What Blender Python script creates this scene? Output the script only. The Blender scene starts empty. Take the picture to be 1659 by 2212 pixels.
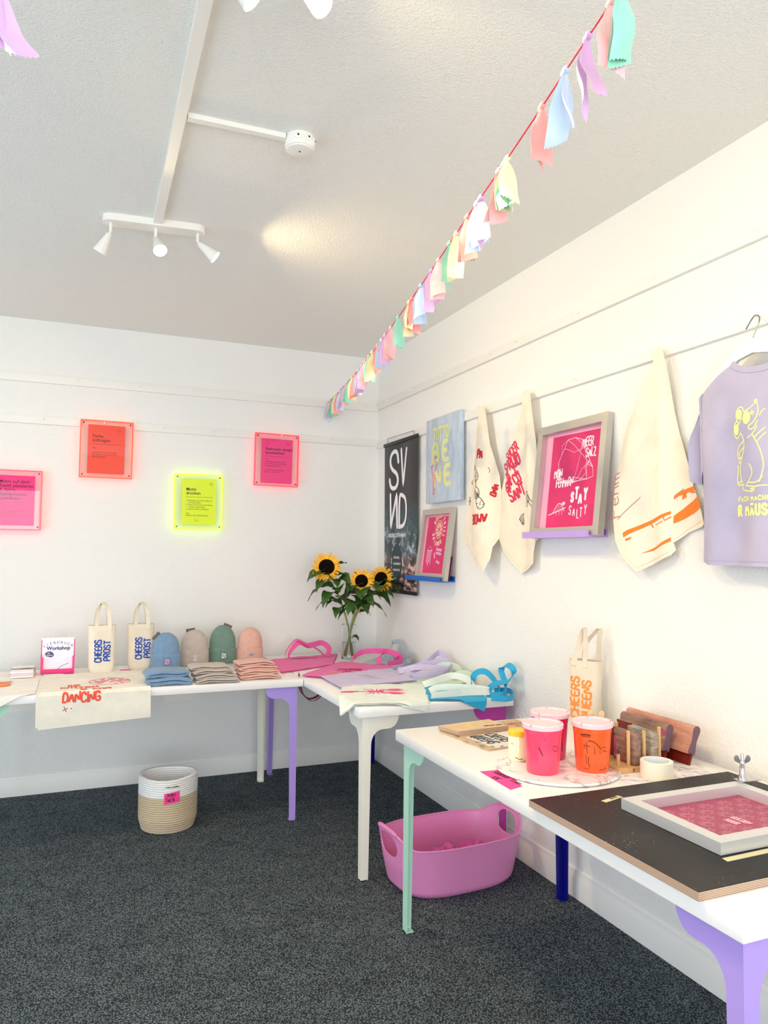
import bpy, bmesh, math, random
from mathutils import Vector, Matrix, noise
D = bpy.data
C = bpy.context.scene.collection
V = Vector
PI = math.pi
R = math.radians

# ------------------------------------------------------------------ camera
scn = bpy.context.scene
cam_d = D.cameras.new('camera'); cam = D.objects.new('camera', cam_d); C.objects.link(cam)
CAM = V((-1.9908, -4.881, 1.43)); YAW, PITCH, ROLL, FPX = 0.3963, 0.0529, 0.0093, 1614.82
fw = V((math.sin(YAW) * math.cos(PITCH), math.cos(YAW) * math.cos(PITCH), math.sin(PITCH)))
rt = V((math.cos(YAW), -math.sin(YAW), 0)); up = rt.cross(fw)
r2 = rt * math.cos(ROLL) + up * math.sin(ROLL); u2 = up * math.cos(ROLL) - rt * math.sin(ROLL)
m = Matrix((r2, u2, -fw)).transposed().to_4x4(); m.translation = CAM
cam.matrix_world = m
cam_d.sensor_fit = 'VERTICAL'; cam_d.sensor_height = 24.0; cam_d.lens = FPX / 2212 * 24.0
cam_d.clip_start = 0.02
scn.camera = cam

# ------------------------------------------------------------------ world, daylight, exposure
w = D.worlds.new('sky'); scn.world = w; w.use_nodes = True
w.node_tree.nodes['Background'].inputs[0].default_value = (0.72, 0.84, 1.0, 1)
w.node_tree.nodes['Background'].inputs[1].default_value = 1.0
vs = scn.view_settings
vs.view_transform = 'Standard'; vs.look = 'None'; vs.exposure = 0.07; vs.gamma = 1.0; vs.use_curve_mapping = False
scn.cycles.use_denoising = True
scn.cycles.sample_clamp_indirect = 6.0
scn.cycles.max_bounces = 10; scn.cycles.diffuse_bounces = 8; scn.cycles.transparent_max_bounces = 16


def area(name, loc, direction, sx, sy, power, col, shape='RECTANGLE', spread=PI):
    l = D.lights.new(name, 'AREA'); l.shape = shape; l.size = sx; l.size_y = sy; l.energy = power; l.color = col
    l.spread = spread
    o = D.objects.new(name, l); C.objects.link(o); o.location = loc
    o.rotation_euler = V(direction).to_track_quat('-Z', 'Y').to_euler()
    return o


# daylight through the side window; added fill light behind the camera, angled up
area('daylight_side_window', (-4.36, -2.15, 1.30), (1, 0, 0.2), 1.9, 3.1, 39, (0.72, 0.86, 1.0))
area('added_front_fill', (-2.4, -7.06, 1.4), (0, 1, 0.4), 3.0, 1.9, 120, (0.90, 0.945, 0.975))

# ------------------------------------------------------------------ materials


def srgb(h):
    h = h.lstrip('#'); o = []
    for i in (0, 2, 4):
        c = int(h[i:i + 2], 16) / 255
        o.append(c / 12.92 if c <= 0.04045 else ((c + 0.055) / 1.055) ** 2.4)
    return (*o, 1.0)


class N:
    """small node helper"""
    def __init__(s, name):
        s.m = D.materials.new(name); s.m.use_nodes = True; s.t = s.m.node_tree
        s.b = s.t.nodes['Principled BSDF']; s._tc = None

    def new(s, typ, ins=None, **kw):
        n = s.t.nodes.new(typ)
        for k, v in kw.items(): setattr(n, k, v)
        for k, v in (ins or {}).items(): s.set(n, k, v)
        return n

    def set(s, n, k, v):
        i = n.inputs[k]
        if hasattr(v, 'is_output') or isinstance(v, bpy.types.NodeSocket): s.t.links.new(v, i)
        else: i.default_value = v

    def obj(s, scale=(1, 1, 1)):
        if s._tc is None: s._tc = s.new('ShaderNodeTexCoord')
        if scale == (1, 1, 1): return s._tc.outputs['Object']
        mp = s.new('ShaderNodeMapping'); s.t.links.new(s._tc.outputs['Object'], mp.inputs['Vector'])
        mp.inputs['Scale'].default_value = scale
        return mp.outputs[0]

    def noise(s, scale, detail=3, vec=None, rough=0.5, dist=0.0):
        return s.new('ShaderNodeTexNoise', {'Vector': vec or s.obj(), 'Scale': scale, 'Detail': detail, 'Roughness': rough, 'Distortion': dist}).outputs['Fac']

    def ramp(s, fac, stops):
        n = s.new('ShaderNodeValToRGB', {'Fac': fac}); e = n.color_ramp.elements
        while len(e) < len(stops): e.new(0.5)
        for k, (p, c) in zip(e, stops): k.position = p; k.color = c
        return n.outputs[0]

    def mix(s, fac, a, b, mode='MIX'):
        n = s.new('ShaderNodeMix', data_type='RGBA', blend_type=mode)
        for i, v in ((0, fac), (6, a), (7, b)):
            if isinstance(v, bpy.types.NodeSocket): s.t.links.new(v, n.inputs[i])
            else: n.inputs[i].default_value = v
        return n.outputs[2]

    def bump(s, h, strength=0.3, dist=0.002):
        n = s.new('ShaderNodeBump', {'Height': h, 'Strength': strength, 'Distance': dist})
        s.t.links.new(n.outputs[0], s.b.inputs['Normal'])

    def col(s, v): s.set(s.b, 'Base Color', v)


def mat(name, hexc, rough=0.5, metal=0.0, spec=0.5, bump=None, var=None, sheen=0, coat=0, glow=0):
    n = N(name); c = srgb(hexc); n.b.inputs['Roughness'].default_value = rough; n.b.inputs['Metallic'].default_value = metal
    n.b.inputs['Specular IOR Level'].default_value = spec
    if var:
        sc, amt = var; d = tuple(max(0, x * (1 - amt)) for x in c[:3]) + (1,); l = tuple(min(1, x * (1 + amt)) for x in c[:3]) + (1,)
        n.col(n.ramp(n.noise(sc, 4), [(0.3, d), (0.7, l)]))
    else: n.col(c)
    if bump: n.bump(n.noise(bump[0], 3), bump[1], bump[2] if len(bump) > 2 else 0.002)
    if glow: n.b.inputs['Emission Color'].default_value = c; n.b.inputs['Emission Strength'].default_value = glow
    if sheen: n.b.inputs['Sheen Weight'].default_value = sheen
    if coat: n.b.inputs['Coat Weight'].default_value = coat; n.b.inputs['Coat Roughness'].default_value = 0.12
    return n.m


def wallmat(name, c, scale, strength, dist=0.003, fine=0.4):
    n = N(name); n.b.inputs['Roughness'].default_value = 0.75; n.b.inputs['Specular IOR Level'].default_value = 0.25
    n.col(c)
    a = n.noise(scale, 5, rough=0.6); b = n.noise(scale * 2.7, 3)
    h = n.new('ShaderNodeMath', {0: a, 1: n.new('ShaderNodeMath', {0: b, 1: fine}, operation='MULTIPLY').outputs[0]}, operation='ADD').outputs[0]
    n.bump(h, strength, dist)
    return n.m


M_WALL = wallmat('roughcast_white', (0.90, 0.888, 0.853, 1), 88, 0.75, 0.005)
M_CEIL = wallmat('woodchip_white', (0.905, 0.90, 0.85, 1), 100, 0.85, 0.005, 0.7)
M_TRIM = mat('painted_trim', '#f1efe9', 0.5, bump=(25, 0.08))
M_WHITE = mat('white_laminate', '#f4f1ee', 0.32)
M_WMETAL = mat('white_metal', '#f3f0e8', 0.4)

n = N('loop_carpet'); n.b.inputs['Roughness'].default_value = 0.95; n.b.inputs['Specular IOR Level'].default_value = 0.1
vor = n.new('ShaderNodeTexVoronoi', {'Vector': n.obj(), 'Scale': 185.0}, feature='F1')
big = n.noise(9, 4)
c1 = n.ramp(vor.outputs['Distance'], [(0.1, srgb('#939ba1')), (0.6, srgb('#30393d'))])
c2 = n.ramp(big, [(0.3, (0.8, 0.8, 0.8, 1)), (0.7, (1.12, 1.12, 1.12, 1))])
n.col(n.mix(1.0, c1, c2, 'MULTIPLY'))
inv = n.new('ShaderNodeMath', {0: 1.0, 1: vor.outputs['Distance']}, operation='SUBTRACT').outputs[0]
n.bump(inv, 0.9, 0.006)
M_CARPET = n.m

_fab = {}


def fabric(name, hexc, weave=900, strength=0.25, sheen=0.15):
    if name not in _fab: _fab[name] = mat(name, hexc, 0.88, 0, 0.2, bump=(weave, strength, 0.001), var=(14, 0.05), sheen=sheen)
    return _fab[name]


# ------------------------------------------------------------------ mesh helpers


class MB:
    def __init__(s): s.v = []; s.f = []; s.m = []

    def add(s, vs_, fs, mi=0):
        o = len(s.v); s.v += [V(p) for p in vs_]
        for f in fs: s.f.append([o + i for i in f]); s.m.append(mi)

    def bm(s, bm, mi=0, xf=None):
        bm.verts.ensure_lookup_table(); bm.verts.index_update()
        s.add([(xf @ v.co if xf else v.co.copy()) for v in bm.verts], [[v.index for v in f.verts] for f in bm.faces], mi); bm.free()

    def box(s, a, b, bev=0.0, mi=0, seg=2, xf=None):
        a, b = V(a), V(b); bm = bmesh.new(); bmesh.ops.create_cube(bm, size=1)
        for v in bm.verts: v.co = V(((a + b)[i] / 2 + v.co[i] * (b - a)[i] for i in range(3)))
        if bev: bmesh.ops.bevel(bm, geom=bm.edges[:], offset=bev, segments=seg, affect='EDGES', profile=0.5)
        s.bm(bm, mi, xf)

    def lathe(s, prof, n=32, mi=0, xf=None, sx=1, sy=1, close=True, power=2.0):
        vs_ = []; fs = []
        for r, z in prof:
            for k in range(n):
                t = 2 * PI * k / n; c, sn = math.cos(t), math.sin(t)
                if power != 2.0:
                    q = 2 / power; c = math.copysign(abs(c) ** q, c); sn = math.copysign(abs(sn) ** q, sn)
                p = V((r * c * sx, r * sn * sy, z)); vs_.append(xf @ p if xf else p)
        for i in range(len(prof) - 1):
            for k in range(n):
                a = i * n + k; b = i * n + (k + 1) % n
                fs.append((a, b, b + n, a + n))
        if close:
            if prof[0][0] > 1e-6: fs.append(tuple(range(n - 1, -1, -1)))
            if prof[-1][0] > 1e-6: o = (len(prof) - 1) * n; fs.append(tuple(range(o, o + n)))
        s.add(vs_, fs, mi)

    def tube(s, pts, r, n=8, mi=0, caps=True):
        pts = [V(p) for p in pts]; vs_ = []; fs = []; rs = r if isinstance(r, (list, tuple)) else [r] * len(pts)
        t0 = (pts[1] - pts[0]).normalized(); a = t0.orthogonal().normalized()
        for i, p in enumerate(pts):
            t = (pts[min(i + 1, len(pts) - 1)] - pts[max(i - 1, 0)]).normalized()
            a = (a - t * a.dot(t)).normalized(); b = t.cross(a)
            for k in range(n):
                q = 2 * PI * k / n; vs_.append(p + (a * math.cos(q) + b * math.sin(q)) * rs[i])
        for i in range(len(pts) - 1):
            for k in range(n):
                x = i * n + k; y = i * n + (k + 1) % n; fs.append((x, y, y + n, x + n))
        if caps: fs.append(tuple(range(n - 1, -1, -1))); o = (len(pts) - 1) * n; fs.append(tuple(range(o, o + n)))
        s.add(vs_, fs, mi)

    def prism(s, outline, depth, M, mi=0):
        """outline in (a,b), extruded along n from 0 to -depth through mapping M(a,b,n)"""
        k = len(outline)
        vs_ = [M(a, b, 0) for a, b in outline] + [M(a, b, -depth) for a, b in outline]
        fs = [tuple(range(k)), tuple(range(2 * k - 1, k - 1, -1))] + [(i, i + k, (i + 1) % k + k, (i + 1) % k) for i in range(k)]
        s.add(vs_, fs, mi)

    def sheet(s, outline, M, cell=0.02, thick=0.002, mi=0):
        bm = bmesh.new(); f = bm.faces.new([bm.verts.new((a, b, 0)) for a, b in outline]); f.normal_update()
        if f.normal.z < 0: f.normal_flip()
        xs = [p[0] for p in outline]; ys = [p[1] for p in outline]
        for lo, hi, no in ((min(xs), max(xs), V((1, 0, 0))), (min(ys), max(ys), V((0, 1, 0)))):
            k = max(1, int(round((hi - lo) / cell)))
            for i in range(1, k):
                bmesh.ops.bisect_plane(bm, geom=bm.verts[:] + bm.edges[:] + bm.faces[:], plane_co=no * (lo + (hi - lo) * i / k), plane_no=no)
        bm.verts.index_update(); k = len(bm.verts); bm.verts.ensure_lookup_table()
        fr = [M(v.co.x, v.co.y, 0) for v in bm.verts]; bk = [M(v.co.x, v.co.y, -thick) for v in bm.verts]
        fs = []
        for f in bm.faces:
            q = [v.index for v in f.verts]; fs.append(q); fs.append([i + k for i in reversed(q)])
        for e in bm.edges:
            if len(e.link_loops) == 1:
                l = e.link_loops[0]; a, b = l.vert.index, l.link_loop_next.vert.index
                fs.append((b, a, a + k, b + k))
        bm.free(); s.add(fr + bk, fs, mi)

    def grid(s, F, nu, nv, mi=0, wrap=False):
        vs_ = [F(i / nu, j / nv) for j in range(nv + 1) for i in range(nu + 1)]
        fs = [(j * (nu + 1) + i, j * (nu + 1) + i + 1, (j + 1) * (nu + 1) + i + 1, (j + 1) * (nu + 1) + i) for j in range(nv) for i in range(nu)]
        s.add(vs_, fs, mi)

    def stroke(s, pts, wd, M, mi=0, n_=0.0006, seg=None):
        """flat round-ended brush stroke of width wd along 2D pts mapped through M"""
        pts = [V((p[0], p[1])) for p in pts]
        if seg:
            q = [pts[0]]
            for a, b in zip(pts, pts[1:]):
                k = max(1, int((b - a).length / seg)); q += [a.lerp(b, (i + 1) / k) for i in range(k)]
            pts = q
        q = [pts[0]]
        for p in pts[1:]:
            if (p - q[-1]).length > 1e-6: q.append(p)
        pts = q
        if len(pts) < 2: pts = [pts[0], pts[0] + V((1e-4, 0))]
        L, Rr = [], []; h = wd / 2
        for i, p in enumerate(pts):
            t = (pts[min(i + 1, len(pts) - 1)] - pts[max(i - 1, 0)]).normalized(); nn = V((-t.y, t.x))
            L.append(p + nn * h); Rr.append(p - nn * h)
        k = len(pts); st = min(1.2e-5, 2.5e-4 / k); s.z = (getattr(s, 'z', 0) + 1) % 7; n_ = n_ + s.z * 3e-5
        vs_ = [M(p.x, p.y, n_ + i * st) for i, p in enumerate(L)] + [M(p.x, p.y, n_ + i * st) for i, p in enumerate(Rr)]
        fs = [(i, i + k, i + k + 1, i + 1) for i in range(k - 1)]
        for idx, sg in ((0, -1), (k - 1, 1)):
            t = ((pts[1] - pts[0]) if idx == 0 else (pts[-1] - pts[-2])).normalized(); nn = V((-t.y, t.x)); o = len(vs_); arc = []
            for j in range(1, 4):
                a = PI * j / 4; p = pts[idx] + nn * h * math.cos(a) + t * sg * h * math.sin(a); vs_.append(M(p.x, p.y, n_)); arc.append(o + j - 1)
            fs.append([idx] + (arc if sg > 0 else arc) + [idx + k])
            if sg > 0: fs[-1].reverse()
        s.add(vs_, fs, mi)

    def fill(s, pts, M, mi=0, n_=0.0006, cell=None):
        if cell: return s.sheet(pts, lambda a, b, n=0.0: M(a, b, n_ + n), cell, 0.0003, mi)
        s.add([M(a, b, n_) for a, b in pts], [tuple(range(len(pts)))], mi)

    def build(s, name, mats, parent=None, world=True, smooth=35, label=None):
        me = D.meshes.new(name)
        off = V((0, 0, 0)); inv = None
        if parent is not None and world:
            pm = Matrix.Identity(4); o_ = parent
            chain = []
            while o_ is not None: chain.append(o_); o_ = o_.parent
            for c in reversed(chain): pm = pm @ Matrix.LocRotScale(c.location, c.rotation_euler, None)
            inv = pm.inverted()
        me.from_pydata([(inv @ p if inv else p) for p in s.v], [], s.f)
        for x in (mats if isinstance(mats, (list, tuple)) else [mats]): me.materials.append(x)
        me.polygons.foreach_set('material_index', s.m)
        me.update(); me.validate()
        if smooth: me.shade_smooth(); me.set_sharp_from_angle(angle=R(smooth))
        o = D.objects.new(name, me); C.objects.link(o)
        if parent is not None: o.parent = parent
        if label: o['label'] = label
        return o


def tag(o, label, cat, group=None):
    o['label'] = label; o['category'] = cat
    if group: o['group'] = group
    return o


def thing(name, label, cat, loc=(0, 0, 0), rotz=0.0, group=None):
    o = D.objects.new(name, None); C.objects.link(o); o.location = loc; o.rotation_euler = (0, 0, rotz); o.empty_display_size = 0.05
    return tag(o, label, cat, group)


def struct(o): o['kind'] = 'structure'; return o


def surf(F, e=0.004):
    """mapping M(a,b,n) onto a surface F(a,b) with the normal dF/da x dF/db"""
    def M(a, b, n=0.0):
        p = F(a, b)
        if n == 0: return p
        da = F(a + e, b) - F(a - e, b); db = F(a, b + e) - F(a, b - e); q = da.cross(db)
        return p + q.normalized() * n
    return M


def plane(o, u, v):
    o, u, v = V(o), V(u), V(v); q = u.cross(v).normalized()
    return lambda a, b, n=0.0: o + u * a + v * b + q * n


def rwall(x): return plane((x, 0, 0), (0, -1, 0), (0, 0, 1))     # a = -y, b = z, facing into the room
def bwall(y): return plane((0, y, 0), (1, 0, 0), (0, 0, 1))
def table(z): return plane((0, 0, z), (1, 0, 0), (0, 1, 0))


def chaikin(p, k=2):
    for _ in range(k):
        q = [p[0]]
        for a, b in zip(p, p[1:]):
            a, b = V(a), V(b); q += [a * 0.75 + b * 0.25, a * 0.25 + b * 0.75]
        q.append(p[-1]); p = q
    return [V(x) for x in p]


GL = {
 'A': '0,0 3,10 6,0;1.2,3.5 4.8,3.5', 'B': '0,0 0,10 3.5,10 5,8.5 5,6.5 3.5,5.2 0,5.2;3,5.2 5.6,4.4 5.6,1 4,0 0,0',
 'C': '6,8.2 4.8,10 1.8,10 0,8 0,2 1.8,0 4.8,0 6,1.8', 'D': '0,0 0,10 3,10 6,8.5 6,1.5 3,0 0,0', 'E': '5.2,10 0,10 0,0 5.4,0;0,5.2 4.4,5.2',
 'F': '5.2,10 0,10 0,0;0,5.2 4.4,5.2', 'G': '6,8.2 4.8,10 1.8,10 0,8 0,2 1.8,0 4.8,0 6,1 6,4.6 3.4,4.6', 'H': '0,0 0,10;6,0 6,10;0,5 6,5',
 'I': '0.6,0 0.6,10', 'J': '4.5,10 4.5,2 3,0 1,0 0,2', 'K': '0,0 0,10;5.5,10 0,4.5;1.6,6 6,0', 'L': '0,10 0,0 5,0', 'M': '0,0 0.4,10 3.5,3 6.6,10 7,0',
 'N': '0,0 0,10 6,0 6,10', 'O': '3,10 0.4,9.6 0,5 0.4,0.4 3,0 5.6,0.4 6,5 5.6,9.6 3,10', 'P': '0,0 0,10 4,10 5.8,9.3 5.8,5.2 4,4.4 0,4.4',
 'Q': '3,10 0.4,9.6 0,5 0.4,0.4 3,0 5.6,0.4 6,5 5.6,9.6 3,10;3.6,3 6.6,-1', 'R': '0,0 0,10 4,10 5.6,9.3 5.6,5.4 4,4.6 0,4.6;2.6,4.6 6,0',
 'S': '5.6,8.2 4.6,10 1,10 0,8.2 0.2,6 5.6,4.2 6,1.6 4.8,0 1,0 0,1.8', 'T': '0,10 6,10;3,10 3,0', 'U': '0,10 0,1.5 1.6,0 4.4,0 6,1.5 6,10',
 'V': '0,10 3,0 6,10', 'W': '0,10 1.8,0 3.7,7 5.6,0 7.4,10', 'X': '0,0 6,10;0,10 6,0', 'Y': '0,10 3,5 6,10;3,5 3,0', 'Z': '0,10 6,10 0,0 6,0',
 'Ä': '0,0 3,8.5 6,0;1.2,3 4.8,3;1.6,10.6 1.7,10.7;4.4,10.6 4.5,10.7', 'Ü': '0,8.6 0,1.5 1.6,0 4.4,0 6,1.5 6,8.6;1.6,10.6 1.7,10.7;4.4,10.6 4.5,10.7',
 '0': '2.5,10 0.3,9.6 0,5 0.3,0.4 2.5,0 4.7,0.4 5,5 4.7,9.6 2.5,10', '1': '0,7.5 2,10 2,0', '5': '5,10 0.6,10 0.4,5.6 3,6.4 5.4,5 5.2,0.6 3,0 0,0.8',
 '€': '6,8.6 4.4,10 2.2,9.6 1,5 2.2,0.4 4.4,0 6,1.4;-0.4,6 4,6;-0.4,4 4,4', "'": '0.6,10 0.3,8', '&': '6,0 1,8 2.6,10 4,8 0,3 1,0 3.4,0 6,4',
 'e': '0.3,3.4 4.6,3.8 4.2,6.4 1.4,6.6 0,4 0.6,0.6 2.6,-0.2 4.8,1.2', 'h': '0,10 0,0;0,4.4 1.6,6.4 3.8,6 4.2,4 4.2,0', 'm': '0,6.6 0,0;0,4.4 1.4,6.4 2.8,6 3,4 3,0;3,4.4 4.4,6.4 5.8,6 6,4 6,0',
 'i': '0.5,6.5 0.5,0;0.5,9 0.55,9.1', 'l': '0.5,10 0.5,0', 'r': '0,6.6 0,0;0,4.2 1.4,6.2 3.2,6.4', 'n': '0,6.6 0,0;0,4.4 1.6,6.4 3.8,6 4.2,4 4.2,0',
 'd': '4.2,10 4.2,0;4.2,4.6 2.4,6.6 0.4,5.6 0,3 0.6,0.6 2.4,-0.2 4.2,1.6', 's': '4,5.6 2.4,6.6 0.4,5.8 0.8,4 3.8,2.8 3.8,0.6 2,-0.2 0,0.8', 'b': '0,10 0,0;0,4.6 1.8,6.6 3.8,5.6 4.2,3 3.6,0.6 1.8,-0.2 0,1.6',
 'u': '0,6.6 0,2 0.8,0 2.6,0 4.2,2;4.2,6.6 4.2,0', 'k': '0,10 0,0;4,6.6 0,3;1.2,4 4.2,0', 'c': '4.2,5.4 2.6,6.6 0.6,5.8 0,3.2 0.6,0.6 2.6,-0.2 4.4,1', 't': '1.6,9 1.6,0.8 2.8,0 4,0.6;0,6.4 3.6,6.4',
 'a': '0.2,5.4 1.6,6.6 3.8,6.2 4.2,4 4.2,0;4.2,3.4 1.2,3.2 0,1.8 1,0 2.6,0 4.2,1.4', 'o': '2.2,6.6 0.4,6 0,3.2 0.4,0.4 2.2,-0.2 4,0.4 4.4,3.2 4,6 2.2,6.6', 'w': '0,6.6 1.4,0 3,5 4.6,0 6,6.6',
}


def glyph_adv(ch): 
    if ch == ' ': return 4.0
    g = GL.get(ch) or GL.get(ch.upper())
    return max(float(p.split(',')[0]) for st in g.split(';') for p in st.split()) + 2.0 if g else 3.0


def write(mb, M, text, x, y, h, wd, mi=1, ang=0.0, ws=1.0, n_=0.0006, sp=0.0, slant=0.0, center=False, seg=None, mirror='', jit=0.0, arc=None, seed=3):
    """hand lettering: brush strokes mapped on a surface; (x,y) is the baseline start"""
    rn = random.Random(seed); k = h / 10; ca, sa = math.cos(ang), math.sin(ang)
    tot = sum((glyph_adv(c) + sp) * k * ws for c in text) - (2 + sp) * k * ws
    cx = -tot / 2 if center else 0.0
    for ci, ch in enumerate(text):
        g = GL.get(ch) or GL.get(ch.upper())
        if g:
            dy = rn.uniform(-jit, jit) * h; ra = rn.uniform(-jit, jit) * 0.8; cw = glyph_adv(ch) - 2
            for st in g.split(';'):
                pts = [tuple(map(float, p.split(','))) for p in st.split()]
                if len(pts) > 2: pts = chaikin(pts, 2)
                out = []
                for p in pts:
                    px, py = p[0], p[1]
                    if ch in mirror: px = cw - px
                    px += py * slant; dx, dy2 = px - cw / 2, py - 5
                    px = cw / 2 + dx * math.cos(ra) - dy2 * math.sin(ra); py = 5 + dx * math.sin(ra) + dy2 * math.cos(ra)
                    lx, ly = cx + px * k * ws, py * k + dy
                    if arc:
                        rad, a0 = arc; th = a0 - lx / rad if rad > 0 else a0 - lx / rad; rr = rad + ly if rad > 0 else rad + ly
                        out.append((x + rr * math.cos(th), y + rr * math.sin(th))); continue
                    out.append((x + lx * ca - ly * sa, y + lx * sa + ly * ca))
                mb.stroke(out, wd, M, mi, n_, seg)
        cx += (glyph_adv(ch) + sp) * k * ws


def type_text(mb, M, text, x, y, size, mi=1, n_=0.0006, ang=0.0, align='LEFT', bold=0.0, ws=1.0):
    """printed lettering from the built-in typeface"""
    cu = D.curves.new('t', 'FONT'); cu.body = text; cu.size = size; cu.align_x = align; cu.offset = bold; cu.resolution_u = 3
    o = D.objects.new('t', cu); me = o.to_mesh(); ca, sa = math.cos(ang), math.sin(ang)
    mb.add([M(x + v.co.x * ws * ca - v.co.y * sa, y + v.co.x * ws * sa + v.co.y * ca, n_) for v in me.vertices], [list(p.vertices) for p in me.polygons], mi)
    o.to_mesh_clear(); D.objects.remove(o); D.curves.remove(cu)


def ring(cx, cy, rx, ry=None, k=24, a0=0, a1=2 * PI):
    ry = ry or rx
    return [(cx + rx * math.cos(a0 + (a1 - a0) * i / k), cy + ry * math.sin(a0 + (a1 - a0) * i / k)) for i in range(k + 1)]


def bez(p, k=14):
    """Catmull-Rom through points"""
    p = [V(x) for x in p]; q = [p[0] * 2 - p[1]] + p + [p[-1] * 2 - p[-2]]; out = []
    for i in range(1, len(q) - 2):
        for j in range(k):
            t = j / k; a, b, c, d = q[i - 1], q[i], q[i + 1], q[i + 2]
            out.append(0.5 * (2 * b + (c - a) * t + (2 * a - 5 * b + 4 * c - d) * t * t + (3 * b - a - 3 * c + d) * t ** 3))
    out.append(p[-1]); return out


def strap(mb, path, width, side, thick=0.002, mi=0, k=8):
    """flat fabric strap swept along a smooth path; side = width direction (or list)"""
    pts = bez(path, k); nn = len(pts); vs_ = []; fs = []
    sides = side if isinstance(side, list) else [side]
    for i, p in enumerate(pts):
        t = (pts[min(i + 1, nn - 1)] - pts[max(i - 1, 0)]).normalized(); f = i / (nn - 1) * (len(sides) - 1); j = min(int(f), len(sides) - 2) if len(sides) > 1 else 0
        s_ = V(sides[0]) if len(sides) == 1 else V(sides[j]).lerp(V(sides[j + 1]), f - j)
        s_ = (s_ - t * s_.dot(t)); s_ = s_.normalized() if s_.length > 1e-4 else t.orthogonal().normalized(); q = t.cross(s_) * thick / 2
        h = s_ * width / 2
        vs_ += [p + h + q, p - h + q, p - h - q, p + h - q]
    for i in range(nn - 1):
        for j in range(4): a = i * 4 + j; b = i * 4 + (j + 1) % 4; fs.append((a, b, b + 4, a + 4))
    fs += [(3, 2, 1, 0), tuple(range(nn * 4 - 4, nn * 4))]
    mb.add(vs_, fs, mi)


def xform(loc, rot=(0, 0, 0)): return Matrix.LocRotScale(V(loc), __import__('mathutils').Euler(rot), None)


# ------------------------------------------------------------------ the room
H = 2.798; XL, YF = -4.3, -7.0


def shell(name, boxes, mt):
    b = MB()
    for p, q in boxes: b.box(p, q)
    return struct(b.build(name, mt, smooth=0))


shell('floor', [((XL - 0.15, YF - 0.15, -0.1), (0.15, 0.15, 0))], M_CARPET)
shell('ceiling', [((XL - 0.15, YF - 0.15, H), (0.15, 0.15, H + 0.1))], M_CEIL)
shell('wall_back', [((XL - 0.15, 0, 0), (0.15, 0.15, H))], M_WALL)
shell('wall_right', [((0, YF - 0.15, 0), (0.15, 0, H))], M_WALL)
# side wall with a wide window (outside the picture, it lets the daylight in)
shell('wall_left', [((XL - 0.15, YF, 0), (XL, 0, 0.35)), ((XL - 0.15, YF, 2.35), (XL, 0, H)), ((XL - 0.15, YF, 0.35), (XL, -3.8, 2.35)), ((XL - 0.15, -0.5, 0.35), (XL, 0, 2.35))], M_WALL)
shell('wall_front', [((XL, YF - 0.15, 0), (0, YF, 0.4)), ((XL, YF - 0.15, 2.4), (0, YF, H)), ((XL, YF - 0.15, 0.4), (-4.0, YF, 2.4)), ((-0.8, YF - 0.15, 0.4), (0, YF, 2.4))], M_WALL)


def window(name, M, w_, h_):
    b = MB(); t = 0.05
    for a0, b0, a1, b1 in ((0, 0, w_, t), (0, h_ - t, w_, h_), (0, 0, t, h_), (w_ - t, 0, w_, h_), (w_ / 2 - t / 2, 0, w_ / 2 + t / 2, h_)):
        b.prism([(a0, b0), (a1, b0), (a1, b1), (a0, b1)], 0.06, M)
    return struct(b.build(name, M_WMETAL, smooth=0))


window('window_1', plane((XL - 0.005, -0.5, 0.35), (0, -1, 0), (0, 0, 1)), 3.3, 2.0)
window('window_2', plane((-4.0, YF - 0.06, 0.4), (1, 0, 0), (0, 0, 1)), 3.2, 2.0)  # unseen window, put in for the added front fill light

b = MB()
b.prism([(0, 0), (0.016, 0), (0.016, 0.07), (0.011, 0.08), (0.008, 0.098), (0, 0.104)], 4.3, lambda a, z, n: V((n, -a, z)))
struct(b.build('baseboard_back', M_TRIM))
b = MB()
b.prism([(0, 0), (0.016, 0), (0.016, 0.08), (0.011, 0.09), (0.008, 0.112), (0, 0.118)], 7.0, lambda a, z, n: V((-a, n, z)))
struct(b.build('baseboard_right', M_TRIM))


def rail(name, p, q, hooks):
    b = MB(); b.box(p, q, 0.003); o = struct(b.build(name, M_TRIM))
    for hx in hooks:
        hb = MB(); y0 = p[1] if hx[0] == 'b' else None
        if hx[0] == 'b': base = V((hx[1], p[1], (p[2] + q[2]) / 2)); out = V((0, -1, 0))
        else: base = V((p[0], hx[1], (p[2] + q[2]) / 2)); out = V((-1, 0, 0))
        hb.tube(bez([base + V((0, 0, 0.004)) - out * 0.002, base + out * 0.012 + V((0, 0, 0.002)), base + out * 0.022 + V((0, 0, -0.004)), base + out * 0.027 + V((0, 0, 0.012))], 5), 0.0028, 6)
        hb.build('hook', M_TRIM, o)
    return o


rail('trim_1', (XL, -0.016, 2.4184), (0, 0, 2.4709), [('b', x) for x in (-0.10, -0.40, -0.84, -1.30, -1.62, -1.98)])
rail('trim_2', (XL, -0.016, 2.1699), (0, 0, 2.2199), [('b', x) for x in (-0.36, -0.71, -1.16, -1.47, -1.82, -2.16)])
rail('trim_3', (-0.016, YF, 2.4278), (0, 0, 2.4773), [('r', y) for y in (-0.24, -0.62, -1.05, -1.57, -1.82, -2.3, -2.75, -3.2)])
rail('trim_4', (-0.016, YF, 2.1496), (0, 0, 2.1996), [('r', y) for y in (-0.45, -1.08, -1.53, -1.94, -2.27, -2.79, -3.21)])

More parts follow.
